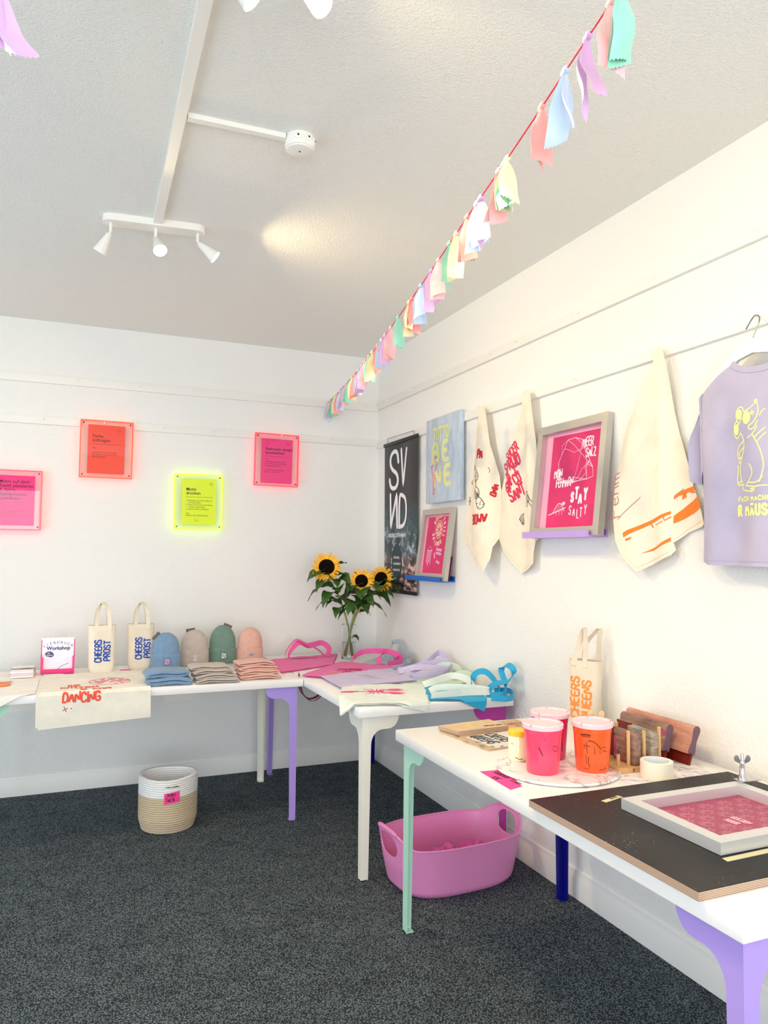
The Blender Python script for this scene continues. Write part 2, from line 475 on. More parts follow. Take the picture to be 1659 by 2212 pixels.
# ------------------------------------------------------------------ tables
LEG = {'mint': mat('mint_metal', '#b5e0cb', 0.4), 'lilac': mat('lilac_metal', '#b79cea', 0.38), 'white': mat('cream_metal', '#f0eddf', 0.4),
       'magenta': mat('magenta_metal', '#b5339c', 0.38), 'navy': mat('navy_metal', '#0c0c7c', 0.35)}
TZ, TT = 0.745, 0.04


def leg_outline():
    hz = TZ - TT; o = [(0, 0), (0.034, 0), (0.042, hz - 0.125)]
    o += [(0.042 + 0.055 * (1 - math.cos(t)), hz - 0.125 + 0.065 * math.sin(t)) for t in [PI / 2 * i / 6 for i in range(1, 7)]]
    o += [(0.125, hz - 0.06)] + [(0.125 + 0.05 * math.sin(t), hz - 0.06 * math.cos(t)) for t in [PI / 2 * i / 6 for i in range(1, 7)]]
    return o + [(0, hz)]


def table_thing(label, x0, x1, y0, y1, cols):
    t = thing('table', label, 'table', ((x0 + x1) / 2, (y0 + y1) / 2, 0), 0, 'white display tables')
    b = MB(); b.box((x0, y0, TZ - TT), (x1, y1, TZ), 0.0025); b.build('tabletop', M_WHITE, t)
    for (sx, sy), c in cols.items():
        px = x0 + 0.026 if sx < 0 else x1 - 0.026; py = y0 + 0.024 if sy < 0 else y1 - 0.024
        b = MB(); ol = leg_outline()
        b.prism(ol, 0.004, lambda a, z, n: V((px - sx * a, py - sy * (-n), z)))
        b.prism([(max(a, 0.0041), z) for a, z in ol], 0.004, lambda a, z, n: V((px - sx * (-n), py - sy * a, z)))
        b.box((min(px, px - sx * 0.032), min(py, py - sy * 0.032), 0), (max(px, px - sx * 0.032), max(py, py - sy * 0.032), 0.004))
        b.build('leg', LEG[c], t, label=c + ' painted angle leg')
    return t


T1 = (-2.43, -0.820, -0.985, -0.2); T2 = (-0.815, -0.03, -1.81, -0.075); T3 = (-0.815, -0.03, -3.822, -2.205)
table_thing('white table under the neon signs on the back wall, holding the knitted beanies', T1[0], T1[1], T1[2], T1[3], {(-1, -1): 'mint', (1, -1): 'lilac', (1, 1): 'white', (-1, 1): 'mint'})
table_thing('white table in the room corner covered with coloured tote bags and the sunflower vase', T2[0], T2[1], T2[2], T2[3], {(-1, -1): 'white', (1, -1): 'magenta', (1, 1): 'navy', (-1, 1): 'lilac'})
table_thing('white table nearest the camera along the right wall, holding paint buckets and a black board', T3[0], T3[1], T3[2], T3[3], {(-1, -1): 'lilac', (1, -1): 'lilac', (1, 1): 'navy', (-1, 1): 'mint'})

# ------------------------------------------------------------------ ceiling: ducts, junction box, spotlights
b = MB(); b.prism([(-1.713, -1.70), (-1.679, -1.70), (-1.7085, -3.205), (-1.7425, -3.205)][::-1], 0.022, lambda a, y, n: V((a, y, H - 0.022 - n)))
tag(b.build('cable_duct', M_WMETAL), 'long straight white cable duct running along the ceiling to the spotlight bar', 'cable duct')
b = MB(); b.prism([(-1.69, -2.519), (-1.378, -2.530), (-1.378, -2.553), (-1.69, -2.545)], 0.016, lambda a, y, n: V((a, y, H + n)))
tag(b.build('cable_duct', M_WMETAL), 'short white cable duct branching sideways to the round ceiling box', 'cable duct')

t = thing('junction_box', 'round white junction box on the ceiling at the end of the short duct', 'junction box', (-1.328, -2.545, H))
b = MB(); b.lathe([(0.046, 0), (0.048, -0.012), (0.050, -0.03), (0.047, -0.04), (0.044, -0.042)], 36, xf=xform((-1.328, -2.545, H))); b.build('housing', M_WMETAL, t)
b = MB(); b.lathe([(0.043, -0.041), (0.043, -0.0455), (0.04, -0.047)], 36, xf=xform((-1.328, -2.545, H)));
b.lathe([(0.0035, -0.0468), (0.0035, -0.0475)], 10, 1, xf=xform((-1.328, -2.545, H)))
M_DARK = mat('dark_gap', '#2c2a28', 0.7)
b.build('cover', [M_WMETAL, M_DARK], t)
for a in (-1.95, -1.25, -0.6):
    b = MB(); xf = xform((-1.328, -2.545, H - 0.018)) @ Matrix.Rotation(a, 4, 'Z') @ Matrix.Translation((0.046, 0, 0)) @ Matrix.Rotation(PI / 2, 4, 'Y')
    b.lathe([(0.012, 0), (0.012, 0.006), (0.009, 0.0075)], 16, 0, xf=xf); b.lathe([(0.0035, 0.0072), (0.0035, 0.0085)], 8, 1, xf=xf)
    b.build('cable_entry', [M_WMETAL, M_DARK], t)

n = N('lit_bulb'); n.b.inputs['Emission Color'].default_value = (1, 0.82, 0.55, 1); n.b.inputs['Emission Strength'].default_value = 45
n.col((1, 0.95, 0.85, 1)); M_BULB = n.m


def spotlight_bar(label, c, ang, heads, power):
    t = thing('spotlight_bar', label, 'ceiling spotlight', (c[0], c[1], H), 0, 'three-head spotlight bars')
    b = MB(); hl, hr = 0.205, 0.036; ol = ring(hl - hr, 0, hr, k=10, a0=-PI / 2, a1=PI / 2) + ring(-hl + hr, 0, hr, k=10, a0=PI / 2, a1=1.5 * PI)
    rot = Matrix.Translation(V((c[0], c[1], 0))) @ Matrix.Rotation(ang, 4, 'Z')
    b.prism(ol, 0.028, lambda a, y, n: rot @ V((a, y, H - 0.028 - n))); b.build('base', M_WMETAL, t)
    for sx, d in heads:
        d = V(d).normalized(); top = rot @ V((sx, 0, H - 0.028)); piv = top + V((0, 0, -0.036))
        h = MB(); h.tube([top + V((0, 0, 0.001)), piv], 0.0065, 12); h.tube([piv + V((0, 0, 0.002)), piv + d * 0.012], 0.004, 8)
        hd = h.build('spotlight_arm', M_WMETAL, t)
        s = MB(); q = d.to_track_quat('Z', 'Y').to_matrix().to_4x4(); q.translation = piv + d * 0.008
        s.lathe([(0.0, 0.0), (0.009, 0.0), (0.011, 0.003), (0.029, 0.088), (0.0275, 0.088), (0.0265, 0.083), (0.02, 0.06)], 28, xf=q, close=False)
        so = s.build('lamp_shade', M_WMETAL, t)
        l = MB(); l.lathe([(0.0, 0.0815), (0.015, 0.080), (0.0262, 0.078), (0.0255, 0.076), (0, 0.075)], 24, xf=q, close=False); l.build('bulb', M_BULB, so)
        area('spot_light', piv + d * 0.1, d, 0.045, 0.045, power, (1.0, 0.76, 0.40), 'DISK', 2.5)


spotlight_bar('white three-head spotlight bar on the ceiling at the end of the long duct', (-1.705, -1.685), -0.11, [(-0.172, (-0.42, 0.36, -0.85)), (0.005, (0.16, -0.62, -0.85)), (0.175, (0.80, -0.12, -0.62))], 5.6)
spotlight_bar('white spotlight bar at the top edge of the photo, only two lamp tips in view', (-1.720, -3.256), -0.11, [(-0.172, (-0.5, -0.3, -0.8)), (0.005, (0.62, -0.1, -0.62)), (0.175, (0.42, -0.42, -0.66))], 5.6)

# ------------------------------------------------------------------ acrylic signs on the back wall


def acrylic(name, tint, fac=0.0):
    m_ = D.materials.new(name); m_.use_nodes = True; nt = m_.node_tree; nt.nodes.clear()
    tr = nt.nodes.new('ShaderNodeBsdfTransparent'); tr.inputs[0].default_value = tint
    gl = nt.nodes.new('ShaderNodeBsdfGlossy'); gl.inputs['Roughness'].default_value = 0.02
    fr = nt.nodes.new('ShaderNodeFresnel'); fr.inputs[0].default_value = 1.45
    mx = nt.nodes.new('ShaderNodeMixShader'); out = nt.nodes.new('ShaderNodeOutputMaterial')
    ge = nt.nodes.new('ShaderNodeNewGeometry'); iv = nt.nodes.new('ShaderNodeMath'); iv.operation = 'SUBTRACT'; iv.inputs[0].default_value = 1.0
    mu = nt.nodes.new('ShaderNodeMath'); mu.operation = 'MULTIPLY'
    nt.links.new(ge.outputs['Backfacing'], iv.inputs[1]); nt.links.new(fr.outputs[0], mu.inputs[0]); nt.links.new(iv.outputs[0], mu.inputs[1])
    nt.links.new(mu.outputs[0], mx.inputs[0]); nt.links.new(tr.outputs[0], mx.inputs[1]); nt.links.new(gl.outputs[0], mx.inputs[2]); nt.links.new(mx.outputs[0], out.inputs[0])
    if fac:   # slightly milky fluorescent sheet
        df = nt.nodes.new('ShaderNodeBsdfTranslucent'); df.inputs[0].default_value = tint; d2 = nt.nodes.new('ShaderNodeBsdfDiffuse'); d2.inputs[0].default_value = tint
        ad = nt.nodes.new('ShaderNodeMixShader'); ad.inputs[0].default_value = 0.6; m2 = nt.nodes.new('ShaderNodeMixShader'); m2.inputs[0].default_value = fac
        nt.links.new(df.outputs[0], ad.inputs[1]); nt.links.new(d2.outputs[0], ad.inputs[2]); nt.links.new(mx.outputs[0], m2.inputs[1]); nt.links.new(ad.outputs[0], m2.inputs[2]); nt.links.new(m2.outputs[0], out.inputs[0])
    return m_


M_CLEAR = acrylic('clear_acrylic', (0.985, 0.985, 0.985, 1))
M_SCREW = mat('dark_screw', '#3a3432', 0.35, 0.7)
M_INK = mat('black_ink', '#1d1218', 0.7)


def sign(label, x0, x1, z0, z1, cx0, cx1, cz0, cz1, colr, edge, tint, ink, title, body, num, tilt=0.0):
    t = thing('acrylic_sign', label, 'wall sign', ((x0 + x1) / 2, -0.018, z0), 0, 'neon acrylic instruction signs')
    ca, sa = math.cos(tilt), math.sin(tilt); mx, mz = (x0 + x1) / 2, (z0 + z1) / 2

    def Mk(y):
        return lambda a, b_, n=0.0: V((mx + (a - mx) * ca - (b_ - mz) * sa, y - n, mz + (a - mx) * sa + (b_ - mz) * ca))
    rect = [(x0, z0), (x1, z0), (x1, z1), (x0, z1)]
    b = MB(); b.prism(rect, 0.008, Mk(-0.026)); b.build('back_panel', acrylic('tinted_acrylic', tint, 0.3), t, smooth=0)
    b = MB(); b.prism([(x0 + .002, z0 + .002), (x1 - .002, z0 + .002), (x1 - .002, z1 - .002), (x0 + .002, z1 - .002)], 0.006, Mk(-0.042)); b.build('front_panel', M_CLEAR, t, smooth=0)
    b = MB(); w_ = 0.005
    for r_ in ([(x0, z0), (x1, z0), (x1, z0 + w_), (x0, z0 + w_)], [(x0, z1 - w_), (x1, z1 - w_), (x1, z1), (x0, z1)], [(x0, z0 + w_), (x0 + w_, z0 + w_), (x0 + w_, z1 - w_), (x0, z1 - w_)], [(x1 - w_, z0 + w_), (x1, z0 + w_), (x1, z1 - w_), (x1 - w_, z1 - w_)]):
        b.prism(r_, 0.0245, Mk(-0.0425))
    b.build('acrylic_edge', mat('emissive_neon_edge', edge, 0.25, glow=0.9), t, smooth=0, label='glowing coloured edge')  # emission put into the edge colour for the halo on the wall
    b = MB(); M = Mk(-0.034); b.prism([(cx0, cz0), (cx1, cz0), (cx1, cz1), (cx0, cz1)], 0.0012, M)
    W_ = cx1 - cx0; lm = cx0 + W_ * 0.12; top = cz1 - (cz1 - cz0) * (0.26 if len(title) < 4 else 0.15)
    for i, s in enumerate(title): type_text(b, M, s, lm, top - i * 0.0245, 0.0275, 1, 0.0004, bold=0.0004)
    yy = top - len(title) * 0.0245 + 0.008
    b.stroke([(lm, yy), (cx1 - W_ * 0.1, yy)], 0.0016, M, 1, 0.0004)
    for i, s in enumerate(body): type_text(b, M, s, lm, yy - 0.026 - i * 0.0135, 0.0125, 1, 0.0004)
    c = (cx1 - W_ * 0.15, cz1 - 0.03); b.stroke(ring(c[0], c[1], 0.0105, k=28), 0.001, M, 1, 0.0004); type_text(b, M, num, c[0], c[1] - 0.0045, 0.013, 1, 0.0004, align='CENTER')
    if num == '4':
        b.stroke([(cx0 + 0.09, cz0 + 0.05), (cx0 + 0.075, cz0 + 0.022), (cx0 + 0.108, cz0 + 0.022)], 0.001, M, 1, 0.0004); type_text(b, M, '60°', cx0 + 0.09, cz0 + 0.026, 0.009, 1, 0.0004)
    b.build('card', [mat('neon_card', colr, 0.6), mat('card_ink', ink, 0.7)], t, smooth=0)
    for a, z in ((x0 + .018, z0 + .018), (x1 - .018, z0 + .018), (x0 + .018, z1 - .018), (x1 - .018, z1 - .018)):
        p = Mk(0)(a, z); b = MB(); b.lathe([(0.0024, 0), (0.0024, 0.03), (0.0042, 0.0305), (0.0042, 0.033), (0.002, 0.0345)], 12, xf=Matrix.Translation((p.x, -0.0135, p.z)) @ Matrix.Rotation(PI / 2, 4, 'X'))
        b.build('screw', M_SCREW, t)


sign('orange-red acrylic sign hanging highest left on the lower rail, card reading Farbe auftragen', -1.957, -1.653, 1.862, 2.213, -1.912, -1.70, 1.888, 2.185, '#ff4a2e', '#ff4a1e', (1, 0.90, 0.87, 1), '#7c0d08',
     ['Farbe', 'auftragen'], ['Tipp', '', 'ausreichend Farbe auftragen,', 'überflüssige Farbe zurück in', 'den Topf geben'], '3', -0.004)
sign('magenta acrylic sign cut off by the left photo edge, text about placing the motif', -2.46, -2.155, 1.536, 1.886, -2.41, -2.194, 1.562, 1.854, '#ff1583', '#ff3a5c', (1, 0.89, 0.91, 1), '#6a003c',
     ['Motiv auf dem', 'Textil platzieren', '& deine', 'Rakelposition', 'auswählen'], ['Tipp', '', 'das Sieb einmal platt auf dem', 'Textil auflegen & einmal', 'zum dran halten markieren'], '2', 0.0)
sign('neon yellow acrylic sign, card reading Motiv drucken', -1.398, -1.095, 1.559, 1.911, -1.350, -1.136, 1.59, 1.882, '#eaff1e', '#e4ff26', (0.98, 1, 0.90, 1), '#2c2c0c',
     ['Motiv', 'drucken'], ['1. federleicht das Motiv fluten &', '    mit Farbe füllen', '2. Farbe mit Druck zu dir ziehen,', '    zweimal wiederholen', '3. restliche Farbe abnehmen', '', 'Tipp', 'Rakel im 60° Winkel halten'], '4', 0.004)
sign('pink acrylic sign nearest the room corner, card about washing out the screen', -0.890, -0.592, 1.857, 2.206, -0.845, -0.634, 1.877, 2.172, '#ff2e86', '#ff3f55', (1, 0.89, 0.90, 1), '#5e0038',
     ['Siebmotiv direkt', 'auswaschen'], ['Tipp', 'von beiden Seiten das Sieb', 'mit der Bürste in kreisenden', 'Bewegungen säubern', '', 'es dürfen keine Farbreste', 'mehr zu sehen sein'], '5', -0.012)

# ------------------------------------------------------------------ right wall: banner, canvas, screens, towels, shirt
n = N('banner_print'); n.b.inputs['Roughness'].default_value = 0.35
sep = n.new('ShaderNodeSeparateXYZ', {0: n.obj()}); zc = sep.outputs['Z']
foam = n.ramp(n.noise(15, 9, rough=0.75, dist=0.35), [(0.40, srgb('#10181c')), (0.50, srgb('#22414a')), (0.57, srgb('#7f96a4')), (0.68, srgb('#e2e6ee'))])
water = n.ramp(n.noise(8, 5, vec=n.obj((1, 1, 2.2)), dist=0.6), [(0.35, srgb('#0b1114')), (0.6, srgb('#24505a')), (0.78, srgb('#7aa0a8'))])
sand = n.ramp(n.noise(13, 7, vec=n.obj((1, 1, 2.0)), dist=0.4), [(0.40, srgb('#1d1615')), (0.50, srgb('#5b4340')), (0.60, srgb('#c6a9a4')), (0.75, srgb('#e6d6d2'))])


def band(a, b): return n.new('ShaderNodeMapRange', {'Value': zc, 'From Min': a, 'From Max': b}).outputs[0]


c = n.mix(band(0.21, 0.26), sand, foam); c = n.mix(band(0.36, 0.46), c, water); c = n.mix(band(0.47, 0.60), c, srgb('#141418')); n.col(c)
M_BANNER = n.m
M_PWHITE = mat('print_white', '#f3eff2', 0.6)
M_ROD = mat('black_rod', '#17181a', 0.45)
t = thing('wall_banner', 'tall narrow black hanging banner with white lettering above a photo of breaking waves', 'banner', (-0.02, -0.45, 1.168))
BW = surf(lambda a, z: V((-0.022 - 0.003 * math.sin((a - 0.19) / 0.52 * PI * 3), -a, z)))
b = MB(); b.sheet([(0.195, 1.185), (0.705, 1.178), (0.707, 2.14), (0.178, 2.146)], BW, 0.03, 0.001)
for pts in ([(0.41, 2.02), (0.395, 2.085), (0.35, 2.098), (0.30, 2.075), (0.285, 2.02), (0.32, 1.975), (0.39, 1.945), (0.41, 1.895), (0.385, 1.855), (0.34, 1.845), (0.295, 1.865), (0.28, 1.91)],):
    b.stroke(chaikin(pts, 2), 0.028, BW, 1, 0.0012, 0.02)
b.stroke([(0.455, 2.095), (0.49, 1.86), (0.545, 2.09)], 0.026, BW, 1, 0.0012, 0.02)
b.stroke([(0.295, 1.81), (0.305, 1.59), (0.39, 1.81), (0.40, 1.59)], 0.025, BW, 1, 0.0012, 0.02)
b.stroke(chaikin([(0.43, 1.59), (0.43, 1.80), (0.47, 1.80), (0.54, 1.77), (0.55, 1.66), (0.51, 1.60), (0.43, 1.59)], 2), 0.026, BW, 1, 0.0012, 0.02)
type_text(b, BW, 'SIEBDRUCK FEHMARN', 0.265, 1.525, 0.036, 1, 0.0012, bold=0.0006, ws=0.78)
type_text(b, BW, '@ sund', 0.375, 1.465, 0.026, 1, 0.0012, ws=0.8, bold=0.0006)
for (cx, cz, rx, rz) in ((0.40, 1.36, 0.075, 0.125), (0.355, 1.245, 0.052, 0.062)):
    b.fill(ring(cx, cz, rx, rz, 28)[:-1], BW, 2, 0.0014)
for s_, x_, z_, q in (('INDIVIDUELL', 0.352, 1.385, 0.021), ('HANDGEMACHT', 0.348, 1.345, 0.020), ('KLEINAUFLAGE', 0.345, 1.305, 0.020), ('WORKSHOPS', 0.320, 1.250, 0.0165), ('EVENTS', 0.331, 1.22, 0.0165)):
    type_text(b, BW, s_, x_, z_, q, 1, 0.002, ws=0.72, bold=0.0004)
b.build('banner_cloth', [M_BANNER, M_PWHITE, mat('banner_oval', '#20383b', 0.5)], t)
for nm, z_, y0, y1 in (('top_rod', 2.152, -0.172, -0.712), ('bottom_rod', 1.172, -0.185, -0.712)):
    b = MB(); b.box((-0.03, y1, z_ - 0.012), (-0.017, y0, z_ + 0.012), 0.004); b.build(nm, M_ROD, t)
b = MB(); b.tube([(-0.024, -0.23, 2.162), (-0.024, -0.236, 2.196), (-0.024, -0.652, 2.190), (-0.024, -0.66, 2.160)], 0.0013, 6); b.build('hanging_wire', M_ROD, t)

# light blue canvas
t = thing('canvas_print', 'light blue wrapped canvas with pale yellow letters and a pink lobster', 'canvas picture', (-0.02, -1.08, 1.715))
M = rwall(-0.042)
n = N('pale_blue_canvas'); n.b.inputs['Roughness'].default_value = 0.4; n.b.inputs['Coat Weight'].default_value = 0.6; n.b.inputs['Coat Roughness'].default_value = 0.15
n.col(n.ramp(n.noise(18, 5, vec=n.obj((1, 1.6, 0.5)), dist=0.6), [(0.3, srgb('#a9bbd0')), (0.7, srgb('#c3d0df'))])); n.bump(n.noise(9, 3, vec=n.obj((1, 2.5, 0.6)), dist=2.0), 0.6, 0.01)
M_CAN = n.m; M_YEL = mat('pale_yellow_print', '#dcdf98', 0.7); M_PINKP = mat('pink_print', '#f2748a', 0.7)
b = MB(); b.box((-0.042, -1.293, 1.716), (-0.0165, -0.868, 2.214), 0.003)
for i, s_ in enumerate(('TUTTO',)): write(b, M, s_, 0.968, 2.085, 0.064, 0.0135, 1, ws=0.72, sp=0.7)
write(b, M, 'BE', 0.965, 1.955, 0.105, 0.028, 1, ws=1.15, sp=2.4)
write(b, M, 'NE', 0.985, 1.815, 0.105, 0.028, 1, ws=1.15, sp=2.4)
lob = [(0.965, 1.775), (0.975, 1.80), (0.972, 1.83), (0.985, 1.86), (0.98, 1.89), (1.0, 1.915), (1.01, 1.95)]
b.stroke(chaikin(lob, 2), 0.007, M, 2, 0.0009)
for pts in ([(0.96, 1.772), (0.975, 1.762), (0.985, 1.78)], [(1.01, 1.95), (0.985, 1.955), (0.99, 1.985), (1.01, 1.985)], [(0.98, 1.875), (0.955, 1.885), (0.945, 1.92), (0.96, 1.94)], [(0.945, 1.92), (0.93, 1.935)]): b.stroke(chaikin(pts, 2), 0.006, M, 2, 0.0009)
for k in range(7): z_ = 1.795 + k * 0.014; b.stroke([(0.958, z_ - 0.004), (0.975, z_), (0.996, z_ - 0.003)], 0.004, M, 2, 0.0009)
b.build('canvas', [M_CAN, M_YEL, M_PINKP], t)

M_ALU = mat('brushed_aluminium', '#c6c2ba', 0.42, 0.75, bump=(40, 0.05))
M_ALUW = mat('bright_aluminium', '#dcdbda', 0.4, 0.55, bump=(40, 0.05))


def frame_bars(b, M, a0, a1, b0, b1, wd, dp, mi=0):
    i0, i1, j0, j1 = a0 + wd, a1 - wd, b0 + wd, b1 - wd
    for q in ([(a0, b0), (a1, b0), (i1, j0), (i0, j0)], [(a1, b0), (a1, b1), (i1, j1), (i1, j0)], [(a1, b1), (a0, b1), (i0, j1), (i1, j1)], [(a0, b1), (a0, b0), (i0, j0), (i0, j1)]):
        b.prism(q, dp, M, mi)


def ledge(label, y0, y1, z0, hexc):
    b = MB(); ya, yb = -y0, -y1
    b.prism([(-0.1, z0), (-0.0, z0), (-0.0, z0 + 0.032), (-0.008, z0 + 0.032), (-0.008, z0 + 0.008), (-0.092, z0 + 0.008), (-0.092, z0 + 0.028), (-0.1, z0 + 0.028)], abs(y1 - y0), lambda a, z, n_: V((a, max(y0, y1) + n_, z)))
    return tag(b.build('ledge_shelf', mat('ledge_paint', hexc, 0.4)), label, 'picture ledge')


ledge('blue picture ledge holding the small framed print screen', -0.70, -1.163, 1.262, '#0f63b8')
ledge('lilac picture ledge holding the large framed print screen', -1.99, -2.455, 1.496, '#bb9be0')


def leaning(y0, y1, z0, z1, xb, xt):
    """plane of a frame standing on a ledge and leaning on the wall; a = along -y from y0, b = up the frame"""
    return plane((xb, y0, z0), (0, -1, 0), V((xt - xb, 0, z1 - z0)).normalized()), -(y1 - y0), V((xt - xb, 0, z1 - z0)).length


M_MESHP = mat('pink_screen_mesh', '#e0306e', 0.55, bump=(700, 0.1)); M_MESHD = mat('deep_pink_stencil', '#d8246a', 0.5, var=(6, 0.12)); M_MESHL = mat('pale_pink_screen', '#f4a6c2', 0.5)
M_CREAMP = mat('cream_print', '#f6d9b8', 0.7)
t = thing('screen_frame', 'small aluminium print screen with pink mesh leaning on the blue ledge', 'printing screen', (-0.06, -1.0, 1.27), 0, 'framed print screens on ledges')
M, W_, H_ = leaning(-0.806, -1.190, 1.2705, 1.683, -0.086, -0.030)
b = MB(); frame_bars(b, M, 0, W_, 0, H_, 0.034, 0.026); b.build('frame', M_ALU, t, smooth=0)
b = MB(); Mm = lambda a, c_, n_=0.0: M(a, c_, n_ - 0.0235)
b.prism([(0.03, 0.03), (W_ - 0.03, 0.03), (W_ - 0.03, H_ - 0.03), (0.03, H_ - 0.03)], 0.001, Mm)
b.fill([(0.05, 0.04), (W_ - 0.05, 0.04), (W_ - 0.05, H_ - 0.045), (0.05, H_ - 0.045)], Mm, 1, 0.0008)
cx, cz = 0.205, 0.295
b.stroke(ring(cx, cz, 0.042, 0.052), 0.004, Mm, 2, 0.0014)
for k in range(10): a_ = 2 * PI * k / 10; b.fill([(cx + 0.006 * math.cos(a_), cz + 0.007 * math.sin(a_)), (cx + 0.034 * math.cos(a_ - 0.22), cz + 0.042 * math.sin(a_ - 0.22)), (cx + 0.034 * math.cos(a_ + 0.22), cz + 0.042 * math.sin(a_ + 0.22))], Mm, 2, 0.0014)
for txt, a0 in (("doesn't", 2.6), ('kill', 0.45), ('surfing', -1.0)):
    for i, ch in enumerate(txt):
        a_ = a0 - i * 0.30; write(b, Mm, ch.upper(), cx + 0.058 * math.cos(a_), cz + 0.072 * math.sin(a_), 0.022, 0.006, 2, ang=a_ - PI / 2, n_=0.0014, center=True, ws=0.7)
for k in range(5): b.stroke([(0.088 + k * 0.013, 0.165), (0.086 + k * 0.013, 0.165 - 0.06 - 0.012 * (k % 3))], 0.006, Mm, 3, 0.0014)
b.stroke([(0.085, 0.172), (0.15, 0.172)], 0.006, Mm, 3, 0.0014); b.stroke([(0.085, 0.174), (0.115, 0.20), (0.15, 0.174)], 0.0025, Mm, 3, 0.0014)
for i, s_ in enumerate(('take me back', 'to the ocean')): write(b, Mm, s_.upper(), 0.20, 0.175 - i * 0.022, 0.013, 0.0035, 3, n_=0.0014, ws=0.62, ang=-0.1)
for i, s_ in enumerate(('GONE', 'surfin')): write(b, Mm, s_.upper(), 0.175 + i * 0.04, 0.155 - i * 0.05, 0.014, 0.003, 3, n_=0.0014, ws=0.8, ang=-1.2 + i * 0.9)
b.build('screen_mesh', [M_MESHL, M_MESHD, M_CREAMP, mat('pale_lilac_print', '#f6bcd9', 0.7)], t, smooth=0)

b = MB(); M = plane((-0.030, -1.02, 1.271), (0, -1, 0), V((0.022, 0, 0.135)).normalized())
b.prism([(0, 0), (0.128, 0), (0.128, 0.137), (0, 0.137)], 0.0015, M); write(b, M, 'de', 0.075, 0.045, 0.032, 0.004, 1)
tag(b.build('film_card', [mat('plum_film', '#a8407f', 0.3), M_PINKP], smooth=0), 'small plum film card leaning on the wall behind the small screen frame', 'film')

t = thing('screen_frame', 'large aluminium print screen with pink mesh leaning on the lilac ledge', 'printing screen', (-0.06, -2.26, 1.504), 0, 'framed print screens on ledges')
M, W_, H_ = leaning(-2.022, -2.500, 1.5045, 1.998, -0.086, -0.030)
b = MB(); frame_bars(b, M, 0, W_, 0, H_, 0.036, 0.03); b.build('frame', M_ALU, t, smooth=0)
b = MB(); Mm = lambda a, c_, n_=0.0: M(a, c_, n_ - 0.027)
b.prism([(0.03, 0.03), (W_ - 0.03, 0.03), (W_ - 0.03, H_ - 0.03), (0.03, H_ - 0.03)], 0.001, Mm)
b.fill([(0.085, 0.04), (W_ - 0.062, 0.04), (W_ - 0.062, H_ - 0.055), (0.085, H_ - 0.05)], Mm, 1, 0.0008)
a_, z_ = 2.022, 1.5045


def PT(l): return [(-y - a_ - 0.022, z - z_) for y, z in l]


isl = [(-2.237, 1.926), (-2.29, 1.93), (-2.34, 1.915), (-2.365, 1.88), (-2.38, 1.85), (-2.40, 1.82), (-2.422, 1.79), (-2.43, 1.75), (-2.39, 1.742), (-2.34, 1.74), (-2.30, 1.735), (-2.25, 1.735), (-2.21, 1.745), (-2.185, 1.77), (-2.19, 1.80), (-2.185, 1.83), (-2.20, 1.86), (-2.22, 1.89), (-2.237, 1.926)]
b.stroke(PT(isl), 0.0022, Mm, 2, 0.0014); rn = random.Random(5)
for k in range(13):
    p, q = rn.choice(isl), rn.choice(isl); mid = ((p[0] + q[0]) / 2 + rn.uniform(-.03, .03), (p[1] + q[1]) / 2 + rn.uniform(-.02, .02)); b.stroke(PT([p, ((p[0] + mid[0]) / 2 + rn.uniform(-.01, .01), (p[1] + mid[1]) / 2), mid, q]), 0.0014, Mm, 2, 0.0014)
for s_, y, z, h, wd in (('MEER', -2.345, 1.884, 0.038, 0.0062), ('SALZ', -2.372, 1.838, 0.036, 0.0062), ('MOIN', -2.162, 1.765, 0.036, 0.006), ('FEHMARN', -2.182, 1.722, 0.036, 0.006)):
    p = PT([(y, z)])[0]; write(b, Mm, s_, p[0], p[1], h, wd, 2, n_=0.0014, ws=0.6, jit=0.05)
p = PT([(-2.298, 1.645)])[0]
for ch, dx, dz, h in (('S', 0, 0.008, 0.036), ('T', 0.026, 0.02, 0.044), ('A', 0.052, 0.0, 0.044), ('Y', 0.085, 0.012, 0.044)): write(b, Mm, ch, p[0] + dx, p[1] + dz, h, 0.0115, 2, n_=0.0014, ws=0.62)
p = PT([(-2.29, 1.592)])[0]
for ch, dx, dz in (('S', 0, 0.006), ('A', 0.026, 0.0), ('L', 0.055, -0.012), ('T', 0.074, -0.006), ('Y', 0.102, 0.004)): write(b, Mm, ch, p[0] + dx, p[1] + dz, 0.036, 0.005, 2, n_=0.0014, ws=0.62)
br = [(-2.145, 1.600), (-2.262, 1.628)]; b.stroke(PT(br), 0.004, Mm, 2, 0.0014); b.stroke(PT([(-2.175 - 0.08 * k / 10, 1.608 + 0.007 * k / 10 + 0.038 * math.sin(PI * k / 10)) for k in range(11)]), 0.0028, Mm, 2, 0.0014)
for k in range(1, 9): y = -2.175 - 0.08 * k / 9; b.stroke(PT([(y, 1.609 + 0.006 * k / 9), (y, 1.608 + 0.007 * k / 9 + 0.038 * math.sin(PI * k / 9))]), 0.0012, Mm, 2, 0.0014)
for y in (-2.2, -2.22, -2.24): b.stroke(PT([(y, 1.612), (y, 1.598)]), 0.002, Mm, 2, 0.0014)
p = PT([(-2.235, 1.640)])[0]; write(b, Mm, 'MOIN', p[0], p[1], 0.014, 0.0026, 2, n_=0.0014, ws=0.6)
b.build('screen_mesh', [M_MESHL, M_MESHD, mat('mesh_white_print', '#fbe3ee', 0.7)], t, smooth=0)

